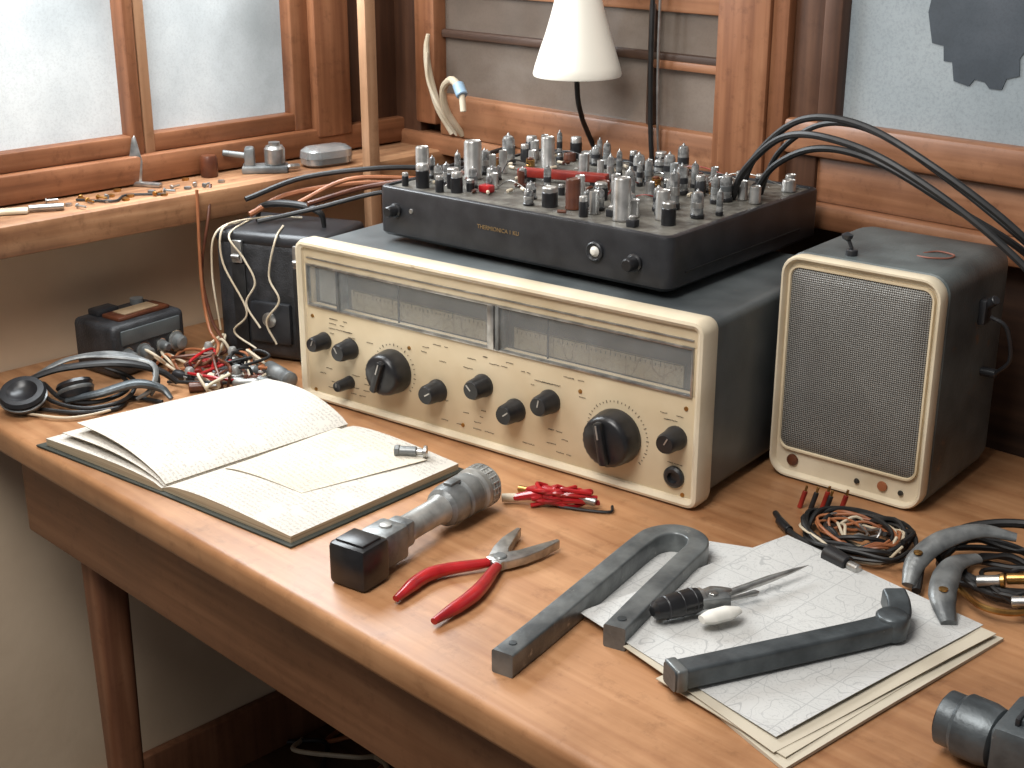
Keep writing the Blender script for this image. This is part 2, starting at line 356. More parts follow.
# ------------------------------------------------------------ receiver
RR=math.radians(8)
rx=thing('radio_receiver','vintage cream-fronted radio receiver in a dark gray metal case','radio',(.354,.321,.75),RR)
W,H,Dp,Z0=.556,.1985,.305,.001
def rect_l(w,h,r,y,cx=W/2,cz=Z0+H/2): return [(cx+p,y,cz+q) for p,q in rr(w,h,r)]
b=Bld(); b.loops([rect_l(W-.03,H-.03,.006,Dp),rect_l(W-.012,H-.012,.010,Dp-.006),rect_l(W-.012,H-.012,.010,.014)],0,True,True); b.obj('receiver_case',M_case,rx)
b=Bld(); b.loops([rect_l(W-.004,H-.004,.012,.020),rect_l(W,H,.013,.014),rect_l(W,H,.013,-.004),rect_l(W-.004,H-.004,.011,-.009),rect_l(W-.010,H-.010,.008,-.010),rect_l(W-.018,H-.018,.005,-.007),rect_l(W-.020,H-.020,.004,.004)],0); b.obj('front_bezel',M_cream,rx)
t0=Z0+H
zt,zb=t0-.150*H,t0-.400*H
b=Bld()
b.b6(.009,W-.009,-.003,.010,Z0+.009,zb,.001); b.b6(.009,W-.009,-.003,.010,zt,t0-.009,.001)
b.b6(.009,.015,-.003,.010,zb,zt,.0005); b.b6(W-.015,W-.009,-.003,.010,zb,zt,.0005)
b.obj('front_panel',M_cream2,rx)
b=Bld(); b.b6(.011,W-.011,.0125,.0138,zb-.003,zt+.003,0); b.obj('dial_plate',M_dialp,rx)
for x0,x1 in ((.072,.286),(.312,.523)):
    b=Bld(); b.b6(x0,x1,.0105,.0127,zb+.001,zb+.024,0)
    b.b6(x0+.004,x1-.004,.0100,.0106,zb+.0235,zb+.0240,0,1)
    n=int((x1-x0)/.006)
    for k in range(n): b.b6(x0+.004+k*.006,x0+.0044+k*.006,.0100,.0106,zb+.018,zb+.018+(.006 if k%5==0 else .003),0,1)
    b.obj('dial_scale',[M_dials,M_dink],rx)
b=Bld(); b.b6(.020,.058,.0105,.0127,zb+.002,zt-.004,0); b.obj('dial_meter',mat('dial_meter_gray',(128,126,118),.4),rx)
b=Bld(); b.b6(.015,W-.015,-.004,-.002,zb,zt,0); b.obj('dial_glass',M_clear,rx)
b=Bld()
for z in (zb,zt): b.b6(.014,W-.014,-.0055,.0,z-.0012,z+.0012,.0005)
for x in (.015,W-.015): b.b6(x-.001,x+.001,-.0055,0,zb,zt,.0003)
b.b6(.015,W-.015,-.0048,-.003,zt+.0075,zt+.009,0)
b.obj('dial_frame',M_steel,rx)
part('dial_divider',M_steel,rx,(.288,.297,-.007,.012,zb,zt,.001)); part('dial_divider',M_gun,rx,(.299,.304,-.007,.012,zb,zt,.001)); part('dial_divider',M_gun,rx,(.062,.066,-.0055,.012,zb,zt,.001))
part('dial_pointer',M_dink,rx,(.36,.3615,.004,.006,zb,zt,0),(.15,.1515,.004,.006,zb,zt,0))
b=Bld()
def tick(x,z,l,a=0,w=.0005): b.box((x,-.0033,z),(l,.0008,w),0,0,rot=(0,a,0))
for cx,cz,r_,n in ((.268*W,t0-.681*H,.031,25),(.819*W,t0-.7126*H,.037,37)):
    for i in range(n):
        a=math.radians(-40+260*i/(n-1)); tick(cx+r_*math.cos(a),cz+r_*math.sin(a),.003 if i%3==0 else .0016,-a)
for i in range(130):
    s=.05+.9*random.random(); q=random.choice((.46,.49,.86,.90,.55,.82,.52,.78))
    if abs(s-.268)<.075 or abs(s-.819)<.085: continue
    for k in range(random.randint(3,8)): tick(s*W+k*.0017,t0-q*H+random.uniform(-.0003,.0003),.0011,random.choice((0,1.2,.6)),.0005)
b.obj('printed_markings',M_ink,rx)['kind']='stuff'
def knob(cx,cz,r,name='knob',big=False,ang=0):
    b=Bld(); o=(cx,-.003,cz); d=(0,-1,0)
    if big:
        n=48; L=[]
        prof=[(r*.98,0),(r,.002),(r*.99,.006),(r*.97,.010),(r*.94,.020),(r*.88,.0245),(r*.78,.0265),(r*.4,.0275),(0,.0275)]
        for i,(q,z) in enumerate(prof):
            L.append([])
            for j in range(n):
                w_=(1+(.012*(1 if j%2 else -1) if 2<=i<=5 else 0)); L[-1].append((max(q,1e-5)*w_*math.cos(2*pi*j/n),max(q,1e-5)*w_*math.sin(2*pi*j/n),z))
        qn=Vector((0,0,1)).rotation_difference(Vector(d)); b.loops(L,0,True,True,Matrix.Translation(o)@qn.to_matrix().to_4x4())
        b.box((cx,-.0325,cz),(r*.34,.010,r*1.55),.003,0,rot=(0,ang,0))
        b.box((cx+math.sin(ang)*r*.45,-.0378,cz+math.cos(ang)*r*.45),(r*.06,.0006,r*.5),0,1,rot=(0,ang,0))
    else:
        b.lathe([(r*.98,0),(r,.002),(r*.95,.005),(r*.90,.006),(r*.84,.020),(r*.72,.0235),(0,.024)],o,d,22,0)
        b.box((cx+math.sin(ang)*r*.3,-.0270,cz+math.cos(ang)*r*.3),(r*.10,.0007,r*.6),0,1,rot=(0,ang,0))
    return b.obj(name,[M_black,M_alu],rx)
for s,q,r,bg,a in ((.0694,.609,.0110,0,.4),(.145,.617,.0130,0,-.6),(.268,.681,.0262,1,.35),(.139,.832,.0080,0,0),(.386,.731,.0135,0,1.0),(.504,.628,.0135,0,-.8),(.584,.7225,.0135,0,.9),(.666,.619,.0135,0,.2),(.819,.7126,.0298,1,-.2),(.945,.638,.0130,0,.5)):
    knob(s*W,t0-q*H,r,'tuning_knob' if bg else 'knob',bool(bg),a)
b=Bld(); o=(.945*W,-.003,t0-.851*H); b.lathe([(.0115,0),(.0115,.003),(.009,.005),(.006,.005),(.0055,.0005),(0,.0005)],o,(0,-1,0),24); b.obj('headphone_jack',M_blackm,rx)
for s,q in ((.035,.47),(.963,.47),(.035,.94),(.963,.94),(.45,.90),(.31,.52),(.735,.52)):
    b=Bld(); b.lathe([(.0024,0),(.0022,.001),(0,.0012)],(s*W,-.003,t0-q*H),(0,-1,0),12); b.obj('screw',M_brass,rx)
for x in (.04,W-.04):
    for y in (.03,Dp-.04):
        b=Bld(); b.cyl((x,y,0),(x,y,.010),.011); b.obj('rubber_foot',M_rub,rx)
# ------------------------------------------------------------ valve chassis on top
CW,CD,CH=.410,.318,.060
cx0=thing('vacuum_tube_chassis','low black metal chassis topped with vacuum tubes and capacitors','electronic chassis',(.415,.393,.9502),math.radians(5.8))
def cl(w,d,r,z): return [(CW/2+p,CD/2+q,z) for p,q in rr(w,d,r)]
b=Bld(); b.loops([cl(CW-.008,CD-.008,.010,.002),cl(CW,CD,.013,.006),cl(CW,CD,.013,CH-.004),cl(CW-.002,CD-.002,.012,CH-.001),cl(CW-.006,CD-.006,.010,CH),cl(CW-.014,CD-.014,.007,CH),cl(CW-.016,CD-.016,.006,CH-.006)],0,True,True); b.obj('chassis_body',M_blackm,cx0)
b=Bld(); b.loops([cl(CW-.018,CD-.018,.005,CH-.0055),cl(CW-.018,CD-.018,.005,CH-.002)],0,False,True); b.obj('circuit_board',M_pcb,cx0)
for x,y in ((.03,.03),(CW-.03,.03),(.03,CD-.08),(CW-.03,CD-.08)):
    b=Bld(); b.cyl((x,y,.0),(x,y,.006),.010); b.obj('rubber_foot',M_rub,cx0)
def ck(x,z,r,name,ms,prof=None):
    b=Bld(); b.lathe(prof or [(r,0),(r,.003),(r*.8,.004),(r*.75,.014),(r*.6,.016),(0,.016)],(x,0,z),(0,-1,0),20); return b.obj(name,ms,cx0)
ck(.030,.034,.0085,'knob',M_black); ck(.368,.028,.0095,'knob',M_black)
ck(.054,.036,.003,'screw',M_steel,[(.003,0),(.0025,.0012),(0,.0013)])
b=Bld(); b.lathe([(.0105,0),(.0105,.003),(.009,.004),(.0075,.002)],(.318,0,.032),(0,-1,0),24); b.lathe([(.0058,0),(.0058,.002),(.003,.005),(0,.0055)],(.318,0,.032),(0,-1,0),20,1)
b.obj('indicator_light',[M_blackm,M_white],cx0)
b=Bld(); b.text('THERMIONICA 1 KU',.0066,Matrix.Translation((.185,-.0004,.034))@Matrix.Rotation(pi/2,4,'X')); b.obj('lettering',M_gold,cx0)
b=Bld(); b.b6(CW-.0005,CW+.0015,.03,.27,.018,.020,0); b.obj('side_seam',M_rub,cx0)
zp=CH-.002
placed=[]
def tube_c(x,y,r,h):
    b=Bld(); b.cyl((x,y,zp),(x,y,zp+h*.18),r*1.15,mi=0); b.lathe([(r,h*.16),(r,h*.82),(r*.8,h*.93),(r*.3,h*.98),(r*.12,h*1.05),(0,h*1.07)],(x,y,zp),(0,0,1),18,1)
    b.cyl((x,y,zp+h*.36),(x,y,zp+h*.62),r*1.02,mi=2); return b.obj('vacuum_tube',[M_black,M_glasst,random.choice((M_alu,M_blackm,M_gun))],cx0)
def can_c(x,y,r,h,m):
    b=Bld(); b.lathe([(r*.9,0),(r*1.06,.001),(r*1.06,.003),(r,.004),(r,h-.002),(r*.9,h),(r*.82,h-.0008),(0,h-.0008)],(x,y,zp),(0,0,1),18); return b.obj('capacitor_can',m,cx0)
def blk_c(x,y,r,h):
    b=Bld(); b.lathe([(r,0),(r,h*.72),(r*.9,h*.76)],(x,y,zp),(0,0,1),16,0); b.lathe([(r*.92,h*.70),(r*.92,h*.95),(r*.8,h),(0,h)],(x,y,zp),(0,0,1),16,1)
    return b.obj('capacitor',[M_black,M_alu],cx0)
def coil_c(x,y,r,h):
    b=Bld(); b.cyl((x,y,zp),(x,y,zp+h),r*.6,mi=1)
    P=[(x+r*.8*math.cos(i*.9),y+r*.8*math.sin(i*.9),zp+.002+i*(h-.004)/40) for i in range(41)]; b.tube(P,.0007,0,5,2); return b.obj('wound_coil',[M_brass,M_brown],cx0)
def trim_c(x,y,r):
    b=Bld(); b.box((x,y,zp+.004),(r*2,r*1.7,.008),.001,0); b.lathe([(r*.7,0),(r*.7,.003),(r*.5,.004),(0,.004)],(x,y,zp+.008),(0,0,1),16,1); return b.obj('trimmer',[M_blackm,M_alu],cx0)
fixed=[(.022,.055,.0080,.042,'c'),(.045,.03,.0080,.028,'b'),(.058,.105,.0105,.046,'c'),(.075,.05,.0075,.024,'b'),(.094,.035,.0070,.024,'b'),(.035,.20,.008,.038,'t'),(.03,.13,.0065,.034,'t'),(.09,.21,.0085,.040,'c'),
(.222,.045,.0090,.022,'b'),(.250,.05,.0082,.034,'r'),(.274,.065,.006,.024,'t'),(.322,.040,.0092,.046,'c'),(.354,.07,.0078,.032,'c'),(.378,.10,.0065,.030,'t'),(.20,.035,.0055,.018,'t'),(.335,.12,.0060,.042,'t'),(.390,.20,.0065,.020,'c'),(.388,.28,.008,.014,'c'),(.29,.10,.006,.042,'t'),(.30,.19,.007,.034,'t'),(.25,.24,.007,.034,'t')]
for x,y,r,h,k in fixed:
    placed.append((x,y,r))
    if k=='c': can_c(x,y,r,h,M_alu)
    elif k=='r': can_c(x,y,r,h,M_brown)
    elif k=='b': blk_c(x,y,r,h)
    else: tube_c(x,y,r,h)
cnt=0; tries=0
while cnt<92 and tries<9000:
    tries+=1
    x=.018+random.random()*(CW-.036); y=.02+random.random()*(CD-.04); r=random.choice((.0040,.005,.0055,.0065,.0078))
    if .105<x<.195 and y<.05: continue
    if .095<x<.225 and .115<y<.19: continue
    if x>.33 and .215<y<.27: continue
    if any(math.hypot(x-a,y-c)<r+q+.0018 for a,c,q in placed): continue
    placed.append((x,y,r)); cnt+=1
    k=random.random(); h=random.uniform(.016,.038)
    if k<.42: tube_c(x,y,r*.9,h)
    elif k<.64: can_c(x,y,r,h*.85,random.choice((M_alu,M_alu,M_gun,M_steel)))
    elif k<.80: blk_c(x,y,r,h*.75)
    elif k<.86: coil_c(x,y,r,.014)
    elif k<.95: trim_c(x,y,r)
    else: can_c(x,y,r,h*.6,M_brown)
b=Bld(); b.box((.158,.152,zp+.010),(.112,.015,.010),.002,0,rot=(0,0,.30)); b.box((.12,.140,zp+.003),(.008,.010,.008),.001,1,rot=(0,0,.3)); b.box((.195,.164,zp+.003),(.008,.010,.008),.001,1,rot=(0,0,.3)); b.obj('red_component_bar',[M_redd,M_blackm],cx0)
b=Bld(); b.box((.122,.055,zp+.005),(.016,.012,.009),.002,0); b.obj('red_component_block',M_red,cx0)
b=Bld()
for i in range(40):
    x=.03+random.random()*(CW-.07); y=.02+random.random()*(CD-.05); a=random.random()*pi
    p=Vector((x,y,zp+.003)); d=Vector((math.cos(a),math.sin(a),0))
    b.cyl(p-d*.005,p+d*.005,.002,mi=random.choice((0,1)),seg=10); b.tube([p-d*.011+Vector((0,0,-.002)),p-d*.009,p+d*.009,p+d*.011+Vector((0,0,-.002))],.0005,2,5,2)
b.obj('resistors',[M_brown,M_ivory,M_steel],cx0)['kind']='stuff'
b=Bld()
for i in range(26):
    a=random.choice(placed); c=random.choice(placed)
    if math.hypot(a[0]-c[0],a[1]-c[1])>.12: continue
    m=((a[0]+c[0])/2,(a[1]+c[1])/2,zp+random.uniform(.008,.022)); b.tube([(a[0],a[1]+a[2]+.002,zp+.001),m,(c[0],c[1]+c[2]+.002,zp+.001)],.0007,random.choice((0,1,2,2)),6,8)
b.obj('hookup_wires',[M_rub,M_redd,M_steel],cx0)['kind']='stuff'
# ------------------------------------------------------------ black arcing cables
zc0=1.0096
ends=[((.745,.655,zc0),(.775,.64,1.060),(.84,.62,1.108),(.91,.61,1.116),(.99,.60,1.095),(1.09,.62,1.035),(1.17,.65,.955),(1.235,.68,.85),(1.25,.69,.757)),
((.752,.630,zc0),(.78,.615,1.05),(.84,.595,1.094),(.91,.58,1.102),(.99,.58,1.082),(1.09,.60,1.022),(1.19,.625,.93),(1.26,.65,.83),(1.28,.66,.757)),
((.766,.650,zc0),(.80,.64,1.052),(.86,.63,1.080),(.93,.63,1.076),(1.01,.645,1.04),(1.09,.68,.99),(1.16,.725,.90),(1.19,.735,.80),(1.19,.738,.757)),
((.757,.675,zc0),(.79,.665,1.065),(.85,.655,1.102),(.92,.65,1.10),(1.01,.65,1.06),(1.09,.66,1.01),(1.15,.70,.95),(1.21,.715,.82),(1.215,.72,.757))]
for i,p in enumerate(ends):
    b=Bld(); b.tube(p,.0038 if i!=3 else .0032,0,8,10); b.cyl(Vector(p[0]),Vector(p[0])+Vector((.006,-.002,.016)),.0050,mi=0,seg=12)
    b.obj('patch_cable',M_rub,label='black rubber cable arcing over from the chassis',cat='cable',group='arcing cables')
# ------------------------------------------------------------ speaker
SW,SH,SD=.172,.241,.180
sp=thing('loudspeaker_box','worn blue-gray metal loudspeaker box with cream front and mesh grille','speaker',(.894,.529,.75),math.radians(6.0))
def sl(w,h,r,y,dz=0): return [(SW/2+p,y,.0012+SH/2+q+dz) for p,q in rr(w,h,r)]
b=Bld(); b.loops([sl(SW-.03,SH-.03,.012,SD),sl(SW-.004,SH-.004,.018,SD-.012),sl(SW+.001,SH+.001,.02,SD-.03),sl(SW+.001,SH+.001,.020,.014),sl(SW-.010,SH-.010,.016,.008)],0,True,True); b.obj('speaker_case',M_case_sp,sp)
b=Bld(); b.loops([sl(SW-.002,SH-.002,.020,.013),sl(SW,SH,.021,.008),sl(SW,SH,.021,-.001),sl(SW-.003,SH-.003,.020,-.004),sl(SW-.007,SH-.007,.018,-.004),sl(SW-.010,SH-.010,.016,-.001),sl(SW-.012,SH-.012,.015,.003)],0,False,True); b.obj('front_frame',M_cream,sp)
def gl(w,h,r,y): return [(SW/2+p,y,.0012+SH/2+.010+q) for p,q in rr(w,h,r)]
b=Bld(); b.loops([gl(SW-.022,SH-.046,.010,.003),gl(SW-.022,SH-.046,.010,.0005),gl(SW-.028,SH-.052,.008,-.001),gl(SW-.05,SH-.07,.006,-.0025)],0,False,True); b.obj('speaker_grille',M_grille,sp)
b=Bld(); b.loops([gl(SW-.016,SH-.040,.013,.0035),gl(SW-.017,SH-.041,.013,-.0015),gl(SW-.021,SH-.045,.010,-.0015),gl(SW-.023,SH-.047,.010,.001)],0); b.obj('grille_trim',M_cream2,sp)
b=Bld(); b.lathe([(.0065,0),(.006,.002),(.003,.003),(0,.003)],(.026,.002,.020),(0,-1,0),20); b.obj('speaker_button',M_brown,sp)
b=Bld(); b.lathe([(.0055,0),(.005,.0015),(0,.002)],(.128,.002,.018),(0,-1,0),18); b.obj('speaker_badge',mat('rust_spot',(168,100,62),.6),sp)
for x in (.100,.148):
    b=Bld(); b.lathe([(.0030,0),(.0025,.0015),(0,.002)],(x,.002,.016),(0,-1,0),14); b.obj('screw',M_dink,sp)
b=Bld(); b.cyl((.06,.03,SH),(.06,.03,SH+.008),.006); b.cyl((.06,.03,SH+.008),(.055,.03,SH+.018),.002,mi=0); b.lathe([(0,-.005),(.005,-.002),(.006,.002),(0,.005)],(.054,.03,SH+.020)); b.obj('terminal_post',M_blackm,sp)
b=Bld()
for z in (.19,.165,.14): b.lathe([(.004,0),(.006,.001),(.006,.003),(.004,.004)],(-.001,.03,z),(-1,0,0),12)
b.tube([(-.001,.03,.21),(-.009,.028,.20),(-.007,.028,.17),(-.009,.028,.14),(-.001,.03,.13)],.0015,0,6); b.obj('side_latch',M_blackm,sp)
b=Bld(); b.box((SW+.004,.10,.19),(.008,.018,.026),.002); b.cyl((SW+.004,.10,.195),(SW+.016,.095,.205),.005,mi=0); b.tube([(SW+.010,.10,.185),(SW+.026,.105,.175),(SW+.030,.115,.14),(SW+.015,.12,.12)],.0022,1); b.cyl((SW,.12,.12),(SW+.016,.12,.12),.005,mi=0); b.obj('carry_clasp',[M_blackm,M_blackm],sp)
b=Bld(); b.tube([(SW-.06,.07,SH+.0015),(SW-.045,.065,SH+.003),(SW-.03,.075,SH+.003),(SW-.03,.09,SH+.003),(SW-.048,.095,SH+.003),(SW-.06,.085,SH+.0015)],.0009,0,6); b.obj('top_emblem',mat('faded_red_paint',(140,84,66),.6),sp)
# ------------------------------------------------------------ notebook
nb=thing('open_notebook','open cloth-bound notebook with handwritten cream pages','notebook',(.485,.16,.75),0)
def leaf(b,c,th0,zf,solid=True,n=16,m=8,thk=.0007):
    A,Bq,C_,D_=[Vector((*p,0)) for p in c]
    t=bmesh.new(); T=[];Bv=[]
    for i in range(n+1):
        s=i/n; a=[];bb=[]
        for j in range(m+1):
            q=j/m; p=(A*(1-s)+Bq*s)*(1-q)+(D_*(1-s)+C_*s)*q; z=max(zf(s,q),th0+.0005)
            a.append(t.verts.new((p.x,p.y,z))); bb.append(t.verts.new((p.x,p.y,th0 if solid else z-thk)))
        T.append(a);Bv.append(bb)
    for i in range(n):
        for j in range(m):
            t.faces.new((T[i][j],T[i+1][j],T[i+1][j+1],T[i][j+1])); t.faces.new((Bv[i][j],Bv[i][j+1],Bv[i+1][j+1],Bv[i+1][j]))
    rim=[(T[i][0],T[i+1][0],Bv[i+1][0],Bv[i][0]) for i in range(n)]+[(T[i+1][m],T[i][m],Bv[i][m],Bv[i+1][m]) for i in range(n)]+[(T[n][j],T[n][j+1],Bv[n][j+1],Bv[n][j]) for j in range(m)]+[(T[0][j+1],T[0][j],Bv[0][j],Bv[0][j+1]) for j in range(m)]
    rf=[t.faces.new(r) for r in rim]
    bmesh.ops.recalc_face_normals(t,faces=t.faces); rs=set(rf)
    for f in t.faces: f.smooth=True; f.material_index=(1 if f in rs else 0)
    me=bpy.data.meshes.new('t'); t.to_mesh(me); t.free(); b.bm.from_mesh(me); bpy.data.meshes.remove(me)
def hump(h0,h1,hb): return lambda s,q: h0+(h1-h0)*s+hb*math.sin(pi*min(1,s**.6))
b=Bld(); b.prism([(0,-.128),(.198,-.106),(.180,.138),(0,.124)],.0,.0025,bev=.0008); b.prism([(-.210,-.156),(.0,-.128),(0,.124),(-.195,.140)],.0,.0025,bev=.0008)
b.obj('book_cover',M_cover,nb)
b=Bld(); leaf(b,[(0,-.124),(-.200,-.148),(-.186,.122),(0,.119)],.0025,hump(.006,.0105,.006)); b.obj('page_block',[M_page,M_edge],nb)
b=Bld(); leaf(b,[(0,-.122),(.192,-.101),(.175,.132),(0,.119)],.0025,hump(.006,.0095,.007)); b.obj('page_block',[M_page,M_edge],nb)
z1=hump(.006,.0105,.006)
b=Bld(); leaf(b,[(0,-.121),(-.186,-.135),(-.180,.128),(0,.120)],.0,lambda s,q:z1(s,q)+.001+.006*s*(1-q)+.004*math.sin(pi*s),False); b.obj('turned_page',[M_page,M_edge],nb)
b=Bld(); leaf(b,[(0,-.119),(-.174,-.122),(-.176,.134),(0,.121)],.0,lambda s,q:z1(s,q)+.003+.013*s*s*(1-q)+.008*math.sin(pi*s)+.003*s,False); b.obj('turned_page',[M_page,M_edge],nb)
z2=hump(.006,.0095,.007)
b=Bld(); leaf(b,[(.014,-.055),(.125,-.038),(.150,.110),(.006,.10)],.0,lambda s,q:z2(.07+s*.7,q)+.0014,False); b.obj('loose_card',[M_card,M_edge],nb)
b=Bld(); c=Vector((.612,.262,.7685)); d=Vector((.75,.6,0)).normalized(); b.cyl(c-d*.010,c+d*.010,.0055,mi=0); b.cyl(c+d*.010,c+d*.017,.0035,mi=1); b.cyl(c-d*.014,c-d*.008,.0068,mi=0,seg=8)
b.lathe([(.0025,0),(.007,.001),(.007,.004),(.0025,.005)],c+d*.017,d,16,1)
b.obj('jack_plug',[M_gun,M_steel],label='small metal plug lying on the notebook page',cat='plug')
# ------------------------------------------------------------ microphone
mc=thing('microphone','silver-gray handheld microphone with black square base block','microphone',(.780,.060,.75),0)
ax=Vector((-.19,1,0)).normalized(); A0=Vector((0,0,.0245))
rz=math.atan2(ax.y,ax.x)
def pt(d,h=0): return A0+ax*d+Vector((0,0,h))
b=Bld(); b.box(A0+Vector((0,0,-.0030)),(.038,.042,.042),.005,0,rot=(0,0,rz)); b.box(pt(.0,.0185),(.026,.032,.003),.001,0,rot=(0,0,rz)); b.obj('base_block',M_black,mc)
b=Bld(); b.box(pt(.036,-.001),(.034,.032,.034),.004,0,rot=(0,0,rz)); b.cyl(pt(.014),pt(.028),.012,mi=1); b.box(pt(.058,.001),(.020,.024,.026),.004,0,rot=(0,0,rz)); b.lathe([(.006,0),(.0055,.002),(0,.0025)],pt(.038,.0155),(0,0,1),16,1); b.obj('connector_body',[M_gun,M_silver],mc)
b=Bld(); b.lathe([(.010,0),(.0130,.004),(.0130,.050),(.0150,.056),(.0150,.062)],pt(.062,.001),ax,24); b.obj('microphone_handle',M_silver,mc)
b=Bld(); b.lathe([(.0145,0),(.019,.004),(.021,.014),(.021,.022),(.0185,.024),(.0185,.027),(.0215,.029),(.0215,.046),(.0195,.048)],pt(.120,.001),ax,28)
b.box(pt(.140,.022),(.016,.010,.004),.001,0,rot=(0,0,rz)); b.obj('microphone_body',M_gun,mc)
b=Bld(); b.lathe([(.0195,0),(.0195,.003),(.0225,.005),(.0225,.010),(.021,.012),(.0215,.024),(.018,.030),(.010,.033),(0,.0335)],pt(.168,.001),ax,28)
for k in range(22):
    a=2*pi*k/22; u=Vector((0,0,1)); sd=ax.cross(u); o=(math.cos(a)*u+math.sin(a)*sd)*.0212; b.box(pt(.186,.001)+o,(.011,.002,.002),.0005,0,rot=(0,0,rz))
for k in range(3): b.lathe([(.0214,0),(.0226,.0006),(.0214,.0012)],pt(.181+.005*k,.001),ax,28)
b.obj('microphone_grille',M_silver,mc)
# ------------------------------------------------------------ pliers
pl=thing('pliers','open combination pliers with red rubber grips','pliers',(.851,.168,.75),0)
zc=.0075
def half(mid,ha,neck,jaw,side,zo):
    b=Bld(); b.tube([(*ha,zc-.001),(*mid,zc),(*neck,zc)],[.0035,.0066,.0072,.0062,.0050],0,12,10,.85); b.obj('grip_sleeve',M_red,pl)
    n=Vector((*neck,0)); j=Vector((*jaw,0)); d=j.normalized(); s=Vector((-d.y,d.x,0))*side
    out=[n*1.05+s*.004,n*.4+s*.0095,Vector((0,0,0))+s*.0115,j*.30+s*.013,j*.62+s*.0105,j+s*.004,j-s*.0006,j*.30-s*.0006,Vector((0,0,0))-s*.009,n*.5-s*.006,n*1.05-s*.004]
    b=Bld(); b.prism([(p.x,p.y) for p in out],zc-.0045+zo,zc+.0042+zo,bev=.0009)
    for k in range(7):
        q=j*(.38+.07*k); b.box((q.x,q.y,zc+zo),(.0012,.0018,.0078),.0002,0,rot=(0,0,math.atan2(d.y,d.x)))
    b.obj('jaw',M_steel,pl)
half((-.026,-.062),(-.014,-.114),(-.005,-.010),(.012,.064),-1,.0004)
half((.030,-.062),(.039,-.117),(.006,-.010),(-.030,.057),1,-.0002)
b=Bld(); b.lathe([(.0065,0),(.0065,.0008),(.0055,.0018),(0,.002)],(0,0,zc+.0044),(0,0,1),20); b.obj('pivot_bolt',M_gun,pl)
# ------------------------------------------------------------ red clip leads
rl=thing('test_clip_leads','compact red test clip with coiled red lead and metal tips','test leads',(.790,.305,.75),0)
b=Bld()
for i in range(9):
    P=[]; a0=random.random()*6
    for k in range(7):
        t=k/6; P.append((-.012+.040*t+.010*math.cos(a0+k*1.7),-.012+.026*t+.012*math.sin(a0+k*1.9),.003+.0018*i+.004*(k%2)))
    b.tube(P,.0022,0,7,6)
b.obj('red_lead',M_red,rl)
for P,R in (([(-.030,-.028,.007),(-.012,-.016,.012),(.006,-.008,.014)],[.0045,.0068,.004]),([(-.034,-.006,.007),(-.014,-.004,.014),(.008,.0,.016)],[.004,.0064,.004])):
    b=Bld(); b.tube(P,R,0,10,8,.8); b.obj('clip_sleeve',M_red,rl)
for a,c,r_,m in (((-.040,-.036,.006),(-.028,-.026,.007),.0045,M_ivory),((-.043,-.008,.006),(-.032,-.006,.007),.004,M_brass),((.020,.010,.012),(.038,.020,.008),.0045,M_steel)):
    b=Bld(); b.cyl(a,c,r_,seg=12); b.obj('metal_tip',m,rl)
b=Bld(); b.tube([(.010,-.005,.003),(.035,.008,.0025),(.055,.022,.0025),(.048,.034,.0025)],.0015,0,6); b.obj('black_lead',M_rub,rl)
# ------------------------------------------------------------ hairpin bracket
b=Bld()
path=[(.984,.040,.7605),(.972,.096,.7605),(.950,.190,.7605),(.931,.272,.7605),(.929,.298,.7605),(.940,.315,.7605),(.960,.316,.7605),(.974,.302,.7605),(.984,.265,.7605),(1.002,.198,.7605),(1.020,.134,.7605)]
b.sweep(rr(.020,.021,.002,3),path,0,(0,0,1))
b.lathe([(.004,0),(.004,.0008),(0,.001)],(1.016,.148,.771),(0,0,1),14,1)
b.lathe([(.0035,0),(.0035,.0008),(0,.001)],(.980,.056,.771),(0,0,1),14,1)
b.obj('hairpin_bracket',[M_br,M_brd],label='gray metal bracket bent into a hairpin',cat='metal bracket',ang=50)
# ------------------------------------------------------------ papers
def sheet(name,pts,z,th,m,label,group=None,n=8,wave=.0012):
    b=Bld(); A,Bq,C_,D_=[Vector((*p,0)) for p in pts]
    t=bmesh.new(); T=[];U=[]
    for i in range(n+1):
        r1=[];r2=[]
        for j in range(n+1):
            s,q=i/n,j/n; p=(A*(1-s)+Bq*s)*(1-q)+(D_*(1-s)+C_*s)*q
            e=max(abs(s-.5),abs(q-.5))*2; zz=z+wave*(e**4)*(1+math.sin(5*s+3*q+z*900))*.5
            r1.append(t.verts.new((p.x,p.y,zz+th))); r2.append(t.verts.new((p.x,p.y,zz)))
        T.append(r1);U.append(r2)
    for i in range(n):
        for j in range(n): t.faces.new((T[i][j],T[i+1][j],T[i+1][j+1],T[i][j+1])); t.faces.new((U[i][j],U[i][j+1],U[i+1][j+1],U[i+1][j]))
    for i in range(n):
        t.faces.new((T[i][0],T[i+1][0],U[i+1][0],U[i][0])); t.faces.new((T[i+1][n],T[i][n],U[i][n],U[i+1][n])); t.faces.new((T[n][i],T[n][i+1],U[n][i+1],U[n][i])); t.faces.new((T[0][i+1],T[0][i],U[0][i],U[0][i+1]))
    b._merge(t,0,None)
    return b.obj(name,m,label=label,cat='paper',group=group)
g='papers under the brackets'
sheet('paper_booklet',[(1.096,.128),(1.10,.36),(1.241,.374),(1.218,.092)],.7502,.0028,M_map2,'yellowed stapled paper booklet at the pile bottom',g)
sheet('paper_sheet',[(1.078,.118),(1.10,.375),(1.230,.364),(1.212,.102)],.7534,.0008,M_map2,'yellowed sheet in the pile of papers',g)
sheet('paper_sheet',[(1.03,.134),(1.10,.375),(1.236,.370),(1.203,.100)],.7548,.0006,M_map2,'creased yellowed sheet under the printed map',g,wave=.0018)
sheet('map_sheet',[(.958,.160),(.905,.322),(1.05,.395),(1.10,.25)],.7503,.0005,M_map,'white map sheet under the hairpin bracket',g)
